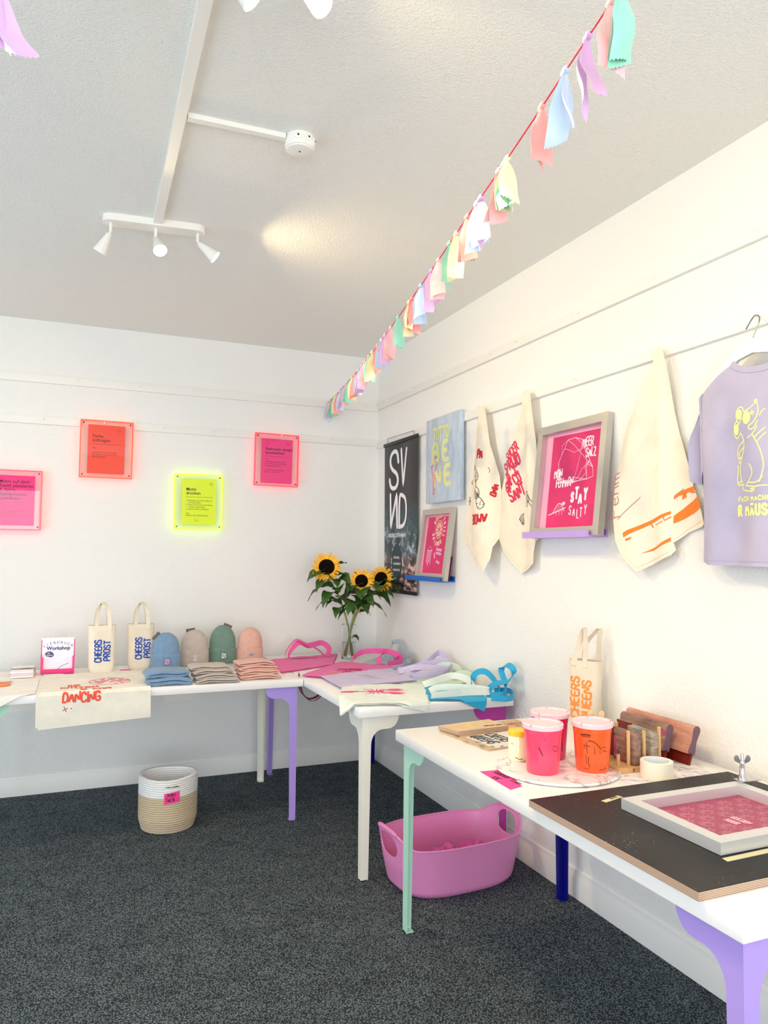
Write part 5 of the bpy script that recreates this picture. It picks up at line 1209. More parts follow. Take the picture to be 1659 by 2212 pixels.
def leaf(parent, base, d, L, W_, droop, seed):
    b = MB(); d = V(d).normalized(); s_ = d.cross(UPZ).normalized(); rn = random.Random(seed); tw = rn.uniform(-0.5, 0.5)
    stalk = base + d * 0.03 + V((0, 0, 0.006)); b.tube([base, base + d * 0.015 + V((0, 0, 0.006)), stalk], 0.0018, 6)
    pts = []; nv, nu = 12, 8; s2 = (s_ * math.cos(tw) + UPZ * math.sin(tw)).normalized()
    for j in range(nv + 1):
        v = j / nv; wd = W_ * (math.sin(PI * min(1, v ** 0.62)) ** 0.9 * (1 - 0.15 * v) + 0.02 * (1 - v)); x_ = L * v
        c = stalk + d * (x_ * (1 - 0.25 * droop * v)) + V((0, 0, 0.22 * x_ * (1 - v) - droop * L * 0.75 * v * v))
        for i in range(nu + 1):
            u = (i / nu - 0.5); back = -0.12 * L * max(0, 1 - v * 5) * (abs(u) * 2) ** 1.5
            pts.append(c + s2 * (u * wd) + V((0, 0, 0.30 * wd * abs(u) * 1.2 + 0.004 * math.sin(v * 18 + u * 5))) + d * back)
    fs = [(j * (nu + 1) + i, j * (nu + 1) + i + 1, (j + 1) * (nu + 1) + i + 1, (j + 1) * (nu + 1) + i) for j in range(nv) for i in range(nu)]
    b.add(pts, fs, 1); b.build('leaf', [M_STEM, M_LEAF], parent, smooth=60)


def sunflower(label, foot, mid, head, face, rad, leaves, seed):
    t = thing('sunflower', label, 'sunflower', foot, 0, 'sunflowers in the glass vase'); face = V(face).normalized(); head = V(head); rad *= 1.17; rn = random.Random(seed)
    path = bez([V(foot), V(mid[0]), V(mid[1]), head - face * 0.045 - V((0, 0, 0.03)), head - face * 0.012], 8); b = MB(); b.tube(path, [0.0062] * (len(path) - 6) + [0.006, 0.0062, 0.007, 0.009, 0.012, 0.016], 10); b.build('stem', M_STEM, t)
    q = face.to_track_quat('Z', 'Y').to_matrix().to_4x4(); q.translation = head
    b = MB(); b.lathe([(0.0, -0.012), (rad * 0.52, -0.008), (rad * 0.56, 0.0), (rad * 0.50, 0.009), (rad * 0.30, 0.013), (0.0, 0.011)], 36, xf=q, close=False); b.build('flower_disc', M_DISC, t)
    b = MB()
    for lay, (cnt, tilt, ln) in enumerate(((21, 0.10, 1.0), (19, 0.30, 0.92), (14, -0.12, 0.95))):
        for k in range(cnt):
            a = 2 * PI * (k + 0.5 * lay) / cnt + rn.uniform(-0.09, 0.09); L = rad * 0.60 * ln * rn.uniform(0.85, 1.12); tl = tilt + rn.uniform(-0.16, 0.16); W_ = rad * 0.17; tw = rn.uniform(-0.35, 0.35)
            er = V((math.cos(a), math.sin(a), 0)); et = V((-math.sin(a), math.cos(a), 0)); vs_ = []
            for j in range(7):
                v = j / 6; wd = W_ * math.sin(PI * min(0.999, 0.12 + 0.88 * v) ** 0.85) ** 0.8 if j < 6 else 0.0005
                c = er * (rad * 0.48 + L * v) + V((0, 0, 0.002 * lay * -1 + math.sin(tl) * L * v - 0.18 * L * v * v * (1 if lay != 1 else 0.2)))
                for u in (-0.5, 0, 0.5): vs_.append(q @ (c + et * (u * wd * math.cos(tw * v)) + V((0, 0, u * wd * math.sin(tw * v) + 0.14 * wd * (abs(u) * 2)))))
            b.add(vs_, [(j * 3 + i, j * 3 + i + 1, j * 3 + i + 4, j * 3 + i + 3) for j in range(6) for i in range(2)])
    b.build('petals', M_PETAL, t, smooth=60)
    for k in range(7):
        a = 2 * PI * k / 7 + 0.3; er = q.to_3x3() @ V((math.cos(a), math.sin(a), 0)); leaf_d = (er - face * 0.4)
        if k % 2 == 0: leaf(t, head - face * 0.014 + er * rad * 0.25, leaf_d + V((0, 0, -0.25)), 0.045, 0.022, 0.5, seed * 9 + k)
    for k in range(7):
        a = rn.uniform(-PI, 0.25) if k % 3 else rn.uniform(0.3, 2.6); leaves = leaves + [(rn.uniform(0.42, 0.76), (math.cos(a), math.sin(a), rn.uniform(-0.05, 0.35)), rn.uniform(0.09, 0.125), rn.uniform(0.055, 0.075), rn.uniform(0.4, 0.75))]
    for i, (f, d, L, W_, dr) in enumerate(leaves):
        leaf(t, path[int(f * (len(path) - 1))].copy(), d, L * 1.2, W_ * 1.5, dr, seed * 31 + i)


sunflower('tallest sunflower in the vase, its head on the far left', (-0.310, -0.340, 0.763), [(-0.335, -0.352, 0.94), (-0.40, -0.36, 1.13)], (-0.498, -0.385, 1.330), (-0.25, -0.93, 0.25), 0.078,
          [(0.84, (0.9, -0.2, 0.35), 0.10, 0.035, 0.1), (0.80, (-0.7, -0.5, 0.0), 0.075, 0.05, 0.55), (0.72, (-0.95, -0.3, 0.1), 0.12, 0.065, 0.55), (0.68, (-0.8, -0.6, -0.05), 0.12, 0.07, 0.6), (0.60, (-1, -0.1, 0), 0.15, 0.075, 0.65), (0.55, (-0.7, -0.6, 0.1), 0.16, 0.08, 0.7), (0.48, (-0.9, 0.3, 0.1), 0.13, 0.07, 0.65), (0.42, (-0.6, -0.75, 0.1), 0.12, 0.07, 0.65), (0.70, (0.8, -0.5, 0.2), 0.11, 0.075, 0.5), (0.63, (0.5, -0.7, 0.35), 0.12, 0.085, 0.6), (0.76, (0.6, 0.4, 0.3), 0.11, 0.06, 0.4)], 3)
sunflower('sunflower in the middle of the bouquet, its head lowest and facing the camera', (-0.352, -0.358, 0.763), [(-0.322, -0.365, 0.95), (-0.292, -0.40, 1.10)], (-0.281, -0.435, 1.243), (-0.30, -0.93, 0.16), 0.064,
          [(0.72, (-0.8, -0.5, 0.15), 0.11, 0.085, 0.6), (0.66, (-0.3, -0.9, 0.1), 0.11, 0.085, 0.7), (0.62, (0.8, -0.5, 0.2), 0.11, 0.085, 0.55), (0.52, (-0.7, -0.7, 0.0), 0.12, 0.08, 0.7), (0.47, (0.2, -0.9, 0.1), 0.10, 0.075, 0.75), (0.42, (-0.9, -0.3, 0.1), 0.11, 0.07, 0.7), (0.18, (0.3, -0.3, 0.0), 0.04, 0.035, 0.8)], 5)
sunflower('sunflower on the right of the bouquet, its head turned sideways near the banner', (-0.345, -0.335, 0.763), [(-0.308, -0.345, 0.95), (-0.235, -0.35, 1.10)], (-0.118, -0.365, 1.253), (-0.72, -0.68, 0.16), 0.070,
          [(0.82, (0.9, -0.1, -0.1), 0.08, 0.04, 0.8), (0.76, (-0.6, -0.6, 0.1), 0.09, 0.055, 0.5), (0.70, (0.95, -0.2, 0.1), 0.12, 0.07, 0.55), (0.66, (-0.3, -0.9, 0.3), 0.12, 0.09, 0.55), (0.58, (0.7, -0.6, 0.15), 0.13, 0.10, 0.75), (0.46, (0.9, -0.4, 0.2), 0.15, 0.065, 0.7), (0.40, (0.8, 0.1, 0.1), 0.07, 0.04, 0.5), (0.52, (-0.2, -0.9, 0.2), 0.11, 0.08, 0.7), (0.15, (0.4, -0.2, 0.2), 0.045, 0.04, 0.6)], 7)

# ------------------------------------------------------------------ near table: paints, boards, squeegees, screen
n = N('white_marble'); n.b.inputs['Roughness'].default_value = 0.3
f = n.noise(7, 6, rough=0.6, dist=1.6); n.col(n.ramp(f, [(0.465, srgb('#f6f0f0')), (0.497, srgb('#b9b0b4')), (0.505, srgb('#b9b0b4')), (0.535, srgb('#f6f0f0'))])); M_MARB = n.m
b = MB(); b.box((-0.43, -3.10, TZ + 0.0004), (-0.075, -2.80, TZ + 0.0022), 0.0006); tag(b.build('marble_placemat', M_MARB), 'rectangular marble-patterned mat under the squeegee rack and the tape roll', 'mat')
b = MB(); b.lathe([(0.0, 0.0), (0.191, 0.0), (0.195, 0.002), (0.195, 0.006), (0.193, 0.008), (0.0, 0.008)], 72, xf=Matrix.Translation((-0.545, -2.868, TZ + 0.0025)), close=False); tag(b.build('marble_board', M_MARB), 'round marble-patterned board under the paint buckets', 'round board')
TB = TZ + 0.0107
M_LID = mat('pale_pink_lid', '#f7dcdf', 0.35)
M_MARK = mat('dried_paint_marks', '#5a1420', 0.7)


def bucket(label, x, y, r0, r1, h, hexc, marks, hex2=None, rot=0.0, lid='#f4cfd6'):
    t = thing('paint_bucket', label, 'paint bucket', (x, y, TB), rot, 'round paint buckets')
    ls = lambda z: r0 + (r1 - r0) * z / h
    b = MB(); b.lathe([(0.0, 0.0), (r0 - 0.003, 0.0), (r0, 0.004), (ls(h * .5), h * .5), (ls(h * 0.80), h * 0.80), (ls(h * 0.80) + 0.0012, h * 0.805), (r1, h - 0.014), (r1, h - 0.009)], 56, close=True)
    M = surf(lambda a, z: V((ls(z) * math.sin(a / 0.06), -ls(z) * math.cos(a / 0.06), z)), 0.001)
    for pts, wd in marks: b.stroke(pts, wd, M, 1, 0.0008, 0.006)
    b.build('bucket_body', [mat('bucket_plastic', hexc, 0.28, coat=0.3), M_MARK], t, world=False)
    b = MB(); R_ = r1 + 0.004
    b.lathe([(R_ - 0.003, h - 0.016), (R_, h - 0.014), (R_ + 0.001, h - 0.002), (R_ - 0.001, h + 0.001), (R_ - 0.005, h + 0.001), (R_ - 0.007, h - 0.003), (R_ - 0.009, h - 0.0045), (r1 * 0.5, h - 0.0045), (r1 * 0.48, h - 0.0035), (0.0, h - 0.0035)], 56, close=False)
    for k in range(8): a = k * PI / 4 + 0.2; b.box((-0.0006, -0.004, 0), (0.0006, 0.004, 0.008), 0, 1 if k % 3 == 0 else 0, xf=Matrix.Rotation(a, 4, 'Z') @ Matrix.Translation((0, R_ - 0.003, h - 0.007)))
    b.build('lid', [mat('bucket_lid', lid, 0.35), M_MARK], t, world=False)
    return t


RO = math.atan2(0.57, 0.82)  # the marked side faces the camera
bucket('neon pink paint bucket in front, nearest the pink price card', -0.624, -2.905, 0.0495, 0.0585, 0.150, '#ff4a6e', [([(-0.012, 0.085), (0.0, 0.062)], 0.003), (chaikin([(0.035, 0.088), (0.05, 0.09), (0.056, 0.083)], 1), 0.0015), (chaikin([(0.036, 0.083), (0.04, 0.074), (0.053, 0.073), (0.056, 0.08)], 1), 0.0016), ([(0.005, 0.115), (0.006, 0.108)], 0.0012), ([(0.012, 0.093), (0.0125, 0.092)], 0.002)], rot=-RO)
bucket('magenta paint bucket behind the neon pink one', -0.505, -2.775, 0.0505, 0.060, 0.150, '#d6155f', [([(0.045, 0.06), (0.05, 0.03)], 0.002)], rot=-RO)
bucket('orange paint bucket with dark paint scratches, beside the squeegee rack', -0.463, -2.940, 0.0505, 0.0595, 0.150, '#ff6228',
       [([(-0.04, 0.115), (-0.02, 0.118), (-0.01, 0.116)], 0.004), ([(-0.035, 0.111), (-0.012, 0.112)], 0.002), (chaikin([(-0.016, 0.100), (0.0, 0.099), (0.012, 0.09), (0.026, 0.075)], 1), 0.0025), ([(-0.022, 0.095), (-0.02, 0.06)], 0.0018), ([(-0.032, 0.085), (-0.012, 0.083)], 0.0018), ([(-0.03, 0.083), (-0.028, 0.074)], 0.0016), ([(-0.015, 0.05), (-0.017, 0.03), (-0.012, 0.02)], 0.002), ([(-0.025, 0.055), (-0.022, 0.03)], 0.0016), ([(0.003, 0.08), (0.006, 0.06), (0.0, 0.063)], 0.0016), ([(0.03, 0.082), (0.045, 0.079)], 0.0016), ([(0.032, 0.07), (0.048, 0.068)], 0.0016), ([(0.02, 0.07), (0.024, 0.064)], 0.0016), ([(-0.035, 0.014), (-0.015, 0.013)], 0.0014), ([(0.02, 0.012), (0.045, 0.012)], 0.0014), ([(0.018, 0.128), (0.02, 0.12)], 0.002), ([(0.047, 0.018), (0.05, 0.014), (0.044, 0.015)], 0.002)], rot=-RO)
t = thing('paint_jar', 'small glass jar of pale yellow paint with a yellow lid, left of the pink bucket', 'paint jar', (-0.622, -2.762, TB - 0.0002), -RO)
b = MB(); b.lathe([(0.0, 0.0), (0.028, 0.0), (0.031, 0.004), (0.0315, 0.07), (0.029, 0.076), (0.0285, 0.085)], 40)
M = surf(lambda a, z: V((0.0315 * math.sin(a / 0.0315), -0.0315 * math.cos(a / 0.0315), z)), 0.001); b.stroke([(-0.02, 0.058), (-0.015, 0.055)], 0.0018, M, 1, 0.0006); b.stroke(chaikin([(-0.006, 0.014), (0.004, 0.009), (0.018, 0.009)], 1), 0.0018, M, 1, 0.0006, 0.004)
b.build('jar_body', [mat('pale_yellow_paint', '#f1eec6', 0.25, coat=0.5), M_MARK], t, world=False)
b = MB(); b.lathe([(0.030, 0.080), (0.0315, 0.082), (0.0315, 0.094), (0.029, 0.0965), (0.026, 0.0955), (0.0, 0.0955)], 40, close=False); b.build('jar_lid', mat('yellow_lid', '#efcb1c', 0.35), t, world=False)

M_WOOD = mat('pale_plywood', '#dcbf92', 0.6, var=(22, 0.08)); M_PEG = mat('dowel_wood', '#d3a873', 0.6, var=(30, 0.08)); M_STICK = mat('stick_wood', '#e6c592', 0.6)
b = MB(); b.lathe([(0.0, 0.0), (0.028, 0.0), (0.030, 0.08), (0.028, 0.08), (0.026, 0.004), (0.0, 0.004)], 28, xf=Matrix.Translation((-0.395, -2.845, TZ + 0.0024)), close=False); tag(b.build('stick_cup', M_WMETAL), 'small white cup behind the orange bucket holding the stirring sticks', 'cup')
STK = [(-0.012, -0.008, 0.02), (-0.004, 0.003, 0.04), (0.004, 0.008, 0.06), (0.010, -0.011, 0.25), (0.016, -0.002, 0.30)]
SL = ('leftmost', 'second from left', 'third from left', 'fourth from left', 'rightmost')
for i, (dx, dy, lean) in enumerate(STK):
    b = MB(); ol = [(-0.008, 0.0), (0.008, 0.0)] + ring(0, 0.155, 0.0085, k=10, a0=0, a1=PI); xf = Matrix.Translation((-0.395 + dx * 0.75, -2.845 + dy - (0.004 if i > 2 else 0), TZ + 0.0075)) @ Matrix.Rotation(-0.55, 4, 'Z') @ Matrix.Rotation(lean * 0.5, 4, 'Y')
    b.prism(ol, 0.002, lambda a, z, n_: xf @ V((a, -n_, z))); tag(b.build('stirring_stick', M_STICK), f'{SL[i]} of the wooden stirring sticks poking up behind the orange bucket', 'wooden stick', 'stirring sticks in the cup')

n = N('worn_squeegee_wood'); n.b.inputs['Roughness'].default_value = 0.75
g = n.ramp(n.noise(9, 5, vec=n.obj((3, 1, 7))), [(0.3, srgb('#6e5146')), (0.6, srgb('#9c7b6c')), (0.75, srgb('#b39a8c'))]); s_ = n.ramp(n.noise(45, 4), [(0.62, (0, 0, 0, 1)), (0.67, (1, 1, 1, 1))]); s2 = n.ramp(n.noise(17, 2), [(0.62, (0, 0, 0, 1)), (0.68, (1, 1, 1, 1))])
n.col(n.mix(s2, n.mix(s_, g, srgb('#3c2a3e')), srgb('#a8476a'))); M_SQW = n.m
n = N('grey_squeegee_wood'); n.b.inputs['Roughness'].default_value = 0.8; g = n.ramp(n.noise(14, 5, vec=n.obj((2, 2, 9))), [(0.3, srgb('#776a5c')), (0.7, srgb('#b8aa9a'))]); s2 = n.ramp(n.noise(26, 2), [(0.64, (0, 0, 0, 1)), (0.68, (1, 1, 1, 1))]); n.col(n.mix(s2, g, srgb('#5f8fc8'))); M_SQG = n.m
n = N('red_squeegee_wood'); n.b.inputs['Roughness'].default_value = 0.7; n.col(n.ramp(n.noise(10, 5, vec=n.obj((3, 1, 6))), [(0.3, srgb('#b0735e')), (0.7, srgb('#d09682'))])); M_SQR = n.m
M_END = mat('stained_wood_end', '#6f5260', 0.7); M_BLADE = mat('dark_red_rubber', '#701a12', 0.35)


def big_squeegee(label, y0, y1, foot, lean, hgt, blade, wood, thick=0.030):
    """wooden squeegee lying along the wall, standing on its rubber blade and leaning"""
    t = thing('squeegee', label, 'squeegee', (foot, (y0 + y1) / 2, TZ), 0, 'wooden screen-printing squeegees')
    ca, sa = math.cos(lean), math.sin(lean); P = lambda a, z, n_: V((foot + a * ca + z * sa, y0 - (-n_) * (1 if y1 < y0 else -1), TZ + 0.0025 + z * ca - a * sa))
    q = blade; h = hgt; tk = thick / 2
    ol = [(-tk, q), (tk, q), (tk * 1.05, q + 0.012), (tk * 0.72, q + (h - q) * 0.45)] + [(tk * 1.05 * math.sin(a) if True else 0, h - tk + tk * math.cos(a)) for a in (PI / 2 - k * PI / 8 for k in range(0, 9))] + [(-tk * 0.72, q + (h - q) * 0.45), (-tk * 1.05, q + 0.012)]
    b = MB(); b.prism(ol, abs(y1 - y0), P); b.m[0] = 1; b.m[1] = 1; b.build('wooden_grip', [wood, M_END], t, smooth=30)
    b = MB(); b.prism([(-0.004, 0.0), (0.004, 0.0), (0.004, q + 0.004), (-0.004, q + 0.004)], abs(y1 - y0) + 0.004, P); b.build('rubber_blade', M_BLADE, t, smooth=0)


big_squeegee('long reddish squeegee leaning on the wall at the back of the rack', -2.672, -2.992, -0.122, 0.34, 0.128, 0.034, M_SQR)
big_squeegee('long paint-stained squeegee leaning just in front of the reddish one', -2.705, -2.930, -0.168, 0.28, 0.122, 0.034, M_SQW)


def small_squeegee(label, x, yb0, yw0, y1, z1, wood, bz):
    t = thing('squeegee', label, 'squeegee', (x, y1, TZ), 0, 'wooden screen-printing squeegees')
    b = MB(); b.box((x - 0.014, y1, TZ + 0.0185), (x + 0.014, yw0, z1), 0.005, 0, 3); b.build('wooden_grip', wood, t)
    b = MB(); b.box((x - 0.0035, yw0 - 0.006, TZ + 0.022), (x + 0.0035, yb0, bz), 0.0005); b.build('rubber_blade', M_BLADE, t, smooth=0)


small_squeegee('small brown squeegee standing upright in the front slot of the rack', -0.322, -2.835, -2.885, -2.985, 0.862, M_SQW, 0.862)
small_squeegee('small grey squeegee standing upright in the rear slot of the rack', -0.246, -2.80, -2.862, -2.978, 0.860, M_SQG, 0.866)
t = thing('squeegee_rack', 'small wooden rack with round pegs holding the two small squeegees', 'squeegee rack', (-0.30, -2.90, TZ))
b = MB(); b.box((-0.402, -2.995, TZ + 0.0024), (-0.205, -2.80, TZ + 0.018), 0.001); type_text(b, plane((-0.402, -2.995, TZ + 0.0024), (1, 0, 0), (0, 0, 1)), "8'", 0.05, 0.003, 0.015, 1, 0.0005); b.build('rack_base', [M_PEG, M_INK], t)
for px, py, hh in ((-0.375, -2.955, 0.035), (-0.345, -2.968, 0.108), (-0.285, -2.97, 0.105), (-0.218, -2.965, 0.110), (-0.375, -2.84, 0.105), (-0.345, -2.84, 0.108), (-0.285, -2.84, 0.105)):
    b = MB(); b.lathe([(0.0, 0.0), (0.006, 0.0), (0.006, hh - 0.001), (0.005, hh), (0.0, hh)], 14, xf=Matrix.Translation((px, py, TZ + 0.017)), close=False); b.build('peg', M_PEG, t)

b = MB(); b.lathe([(0.0475, 0.0), (0.0485, 0.001), (0.0485, 0.052), (0.0475, 0.053), (0.0385, 0.053)], 56, xf=Matrix.Translation((-0.318, -3.062, TZ + 0.0024)), close=False)
b.lathe([(0.0385, 0.053), (0.0365, 0.053), (0.0365, 0.0), (0.0475, 0.0)], 56, 1, xf=Matrix.Translation((-0.318, -3.062, TZ + 0.0024)), close=False)
tag(b.build('tape_roll', [mat('masking_tape', '#efe7d0', 0.6), mat('tape_core', '#dfe3ea', 0.6)]), 'wide roll of cream masking tape beside the black board', 'tape roll')

# printed boards at the far end of the near table
n = N('kraft_board'); n.b.inputs['Roughness'].default_value = 0.8; n.col(n.ramp(n.noise(60, 4), [(0.3, srgb('#c0a47f')), (0.7, srgb('#cfb592'))])); M_KRAFT = n.m
b = MB(); M = table(TZ + 0.006); b.prism([(-0.640, -2.605), (-0.375, -2.575), (-0.41, -2.27), (-0.675, -2.30)], 0.0055, M)
b.fill([(-0.612, -2.602), (-0.39, -2.577), (-0.41, -2.40), (-0.63, -2.425)], M, 1, 0.0004)
for s_, x, y in (('CHEERS', -0.548, -2.418), ('QUEENS', -0.612, -2.425)): write(b, M, s_, x, y, 0.048, 0.0075, 2, ang=-PI / 2 + 0.11, ws=0.48, slant=0.25, n_=0.0008, sp=1.0)
rn = random.Random(8)
for k in range(60):
    x, y = rn.uniform(-0.66, -0.40), rn.uniform(-2.585, -2.30); a = rn.uniform(0, 6.3)
    if -0.62 < x < -0.49 and -2.58 < y < -2.41: continue
    for j in range(5): b.stroke([(x + 0.005 * math.cos(a + j * 0.4), y + 0.005 * math.sin(a + j * 0.4)), (x + 0.018 * math.cos(a + j * 0.4), y + 0.018 * math.sin(a + j * 0.4))], 0.0014, M, 2, 0.0007 + 0.0001 * j)
tag(b.build('printed_board', [M_KRAFT, mat('print_paper', '#dfdcd8', 0.7), mat('charcoal_print', '#4a4d4e', 0.7)], smooth=0), 'kraft board with a grey CHEERS QUEENS print, left of the yellow jar', 'printed board')
b = MB(); M = table(TZ + 0.0025); b.prism([(-0.40, -2.365), (-0.275, -2.352), (-0.285, -2.222), (-0.40, -2.232)], 0.002, M)
write(b, M, 'PARTY', -0.385, -2.30, 0.026, 0.006, 1, ang=-0.1, ws=0.85, n_=0.0006); write(b, M, 'every', -0.352, -2.335, 0.022, 0.003, 1, ang=-0.1, ws=0.85, n_=0.0006)
tag(b.build('kraft_card', [M_KRAFT, mat('terracotta_print', '#cf6a4a', 0.7)], smooth=0), 'kraft card with terracotta lettering at the wall end of the near table', 'card')
n = N('ply_edge'); n.b.inputs['Roughness'].default_value = 0.7; wv = n.new('ShaderNodeTexWave', {'Vector': n.obj(), 'Scale': 95.0, 'Distortion': 0.6}, bands_direction='Z').outputs['Fac']; n.col(n.ramp(wv, [(0.3, srgb('#8c6f5e')), (0.6, srgb('#d4b69c'))])); M_PLYE = n.m
for i, lb in enumerate(('bottom', 'middle', 'top')):
    b = MB(); dx = (0.004, -0.003, 0.0)[i]; z_ = TZ + 0.0065 + i * 0.0062
    M = table(z_ + 0.006); q = [(-0.648 + dx, -2.408), (-0.424 + dx, -2.392), (-0.440 + dx, -2.272), (-0.678 + dx, -2.300)]; b.prism(q, 0.006, M); b.m = [0, 0] + [1] * 4
    if i == 2: write(b, M, 'ONE STONE', -0.442, -2.362, 0.013, 0.0026, 2, ang=PI - 0.02, ws=0.9, n_=0.0005)
    tag(b.build('plywood_panel', [M_WOOD, M_PLYE, M_INK], smooth=0), f'{lb} of three thin plywood panels stacked on the near table', 'plywood panel', 'thin plywood panels')
b = MB(); M = table(TZ + 0.0012); b.prism([(-0.797, -2.995), (-0.748, -2.980), (-0.706, -2.815), (-0.789, -2.806)][::1], 0.001, M)
write(b, M, 'Siebdruck', -0.757, -2.826, 0.020, 0.0022, 1, ang=-PI / 2 + 0.08, ws=0.72, n_=0.0005); write(b, M, 'Essen', -0.753, -2.92, 0.020, 0.0022, 1, ang=-PI / 2 + 0.08, ws=0.7, n_=0.0005); write(b, M, '10€', -0.789, -2.87, 0.021, 0.0022, 1, ang=-PI / 2 + 0.08, ws=0.85, n_=0.0005)
tag(b.build('price_card', [mat('hot_pink_card', '#f2459b', 0.6), M_INK], smooth=0), 'hot pink handwritten price card on the near table edge', 'price card')

n = N('black_board_film'); n.b.inputs['Roughness'].default_value = 0.5; n.b.inputs['Specular IOR Level'].default_value = 0.3
du = n.ramp(n.noise(5, 4), [(0.45, srgb('#191617')), (0.75, srgb('#302c2d'))]); sp = n.ramp(n.noise(170, 2), [(0.68, (0, 0, 0, 1)), (0.71, (1, 1, 1, 1))]); ms_ = n.ramp(n.noise(6.5, 2), [(0.5, (0, 0, 0, 1)), (0.62, (1, 1, 1, 1))])
mk = n.mix(1.0, sp, ms_, 'MULTIPLY'); n.col(n.mix(mk, du, srgb('#c9c4c2'))); M_BLK = n.m
b = MB(); z_ = TZ + 0.0195; b.box((-0.828, -3.728, TZ + 0.0005), (-0.105, -3.135, z_), 0.0008, 0, 1)
b.m = [1 if all(abs(b.v[i].z - z_) < 0.001 for i in f) else 0 for f in b.f]
tag(b.build('printing_board', [M_PLYE, M_BLK], smooth=0), 'large black-faced plywood printing board on the near table', 'printing board')
M = table(z_ + 0.0004)
M_TAPE = mat('tape_strip', '#d9cfa4', 0.6)
b = MB(); b.prism([(-0.652, -3.216), (-0.58, -3.196), (-0.575, -3.212), (-0.648, -3.232)], 0.0003, M); write(b, M, 'ZETTEL', -0.618, -3.216, 0.010, 0.002, 1, ang=0.27, ws=0.7, n_=0.0003); tag(b.build('tape_strip', [M_TAPE, M_INK], smooth=0), 'short lettered tape strip on the black board, far side of the screen', 'tape strip', 'tape strips on the black board')
b = MB(); b.prism([(-0.652, -3.622), (-0.655, -3.64), (-0.20, -3.632), (-0.20, -3.614)], 0.0003, M); tag(b.build('tape_strip', M_TAPE, smooth=0), 'long plain tape strip on the black board, near side of the screen', 'tape strip', 'tape strips on the black board')

t = thing('screen_frame', 'aluminium print screen with deep pink mesh lying on the black board', 'printing screen', (-0.45, -3.45, z_), 0, 'framed print screens on ledges')
t['group'] = 'aluminium print screens'
FX0, FX1, FY0, FY1 = -0.645, -0.235, -3.612, -3.288; zf = z_ + 0.0285
b = MB(); frame_bars(b, table(zf), FX0, FX1, FY0, FY1, 0.034, 0.0275); b.build('frame', M_ALUW, t, smooth=0)
b = MB(); M = table(z_ + 0.0035); b.prism([(FX0 + .03, FY0 + .03), (FX1 - .03, FY0 + .03), (FX1 - .03, FY1 - .03), (FX0 + .03, FY1 - .03)], 0.0015, M); rn = random.Random(2)
for i in range(7):
    for j in range(5):
        x = FX0 + 0.085 + j * 0.066 + (i % 2) * 0.033; y = FY1 - 0.075 - i * 0.033
        if x > FX1 - 0.05 or y < FY0 + 0.045: continue
        if abs(x + 0.445) < 0.034 and abs(y + 3.482) < 0.045: continue
        b.stroke(ring(x, y, 0.0075, k=8, a0=0.2, a1=2.9), 0.0009, M, 1, 0.0004)
        for k in range(13): a = -0.25 + k * (PI + 0.5) / 12; r1_ = 0.018 + 0.007 * (k % 2); b.stroke([(x + 0.0105 * math.cos(a), y + 0.0105 * math.sin(a)), (x + r1_ * math.cos(a), y + r1_ * math.sin(a))], 0.0010, M, 1, 0.0004)
        for k in range(5): a = -2.6 + k * 0.5; b.stroke([(x + 0.010 * math.cos(a), y + 0.010 * math.sin(a)), (x + 0.017 * math.cos(a), y + 0.017 * math.sin(a))], 0.0009, M, 1, 0.0004)
write(b, M, 'GOLDEN', -0.438, -3.448, 0.018, 0.0045, 1, ang=-PI / 2 + 0.1, ws=0.62, n_=0.0005); write(b, M, 'HOUR', -0.466, -3.455, 0.018, 0.0045, 1, ang=-PI / 2 + 0.1, ws=0.62, n_=0.0005)
b.build('screen_mesh', [mat('deep_pink_mesh', '#a62c58', 0.4, var=(8, 0.12)), mat('pale_pink_lines', '#f2b6c8', 0.6)], t, smooth=0)

M_CHR = mat('chrome_metal', '#c9c9cc', 0.18, 0.95)
t = thing('hinge_clamp', 'silver hinge clamp with a wing nut behind the pink screen on the black board', 'clamp', (-0.20, -3.25, z_)); cx, cy = -0.222, -3.268
b = MB(); b.prism([(cx - 0.018, cy - 0.012), (cx + 0.055, cy - 0.012), (cx + 0.055, cy + 0.035), (cx - 0.018, cy + 0.022)], 0.004, table(z_ + 0.0045)); b.prism([(cx - 0.02, cy - 0.045), (cx + 0.05, cy - 0.045), (cx + 0.05, cy - 0.012), (cx - 0.02, cy - 0.012)], 0.003, table(zf + 0.0038)); b.box((cx - 0.018, cy - 0.014, z_ + 0.004), (cx + 0.05, cy - 0.010, zf + 0.0035)); b.build('clamp_plate', M_CHR, t)
xf = Matrix.Translation((cx, cy - 0.026, zf + 0.0038))
b = MB(); b.lathe([(0.0135, 0.0), (0.010, 0.012), (0.0075, 0.016), (0.0075, 0.038), (0.0055, 0.040)], 20, xf=xf); b.build('clamp_post', M_CHR, t)
b = MB(); b.lathe([(0.004, 0.038), (0.004, 0.070), (0.0034, 0.072)], 14, xf=xf); b.build('threaded_bolt', M_CHR, t)
b = MB(); b.lathe([(0.0065, 0.041), (0.007, 0.050), (0.0055, 0.053)], 18, xf=xf)
for s_ in (-1, 1):
    ol = [(0.004 * s_, 0.042), (0.010 * s_, 0.046)] + [(0.016 * s_ + 0.0075 * s_ * math.sin(a), 0.0585 - 0.0095 * math.cos(a)) for a in (0.2 + k * 0.42 for k in range(9))] + [(0.005 * s_, 0.050)]
    b.prism(ol, 0.003, lambda a, z, n_: xf @ (Matrix.Rotation(-0.35, 3, 'Z') @ V((a, -n_ - 0.0015, z))))
b.build('wing_nut', M_CHR, t)

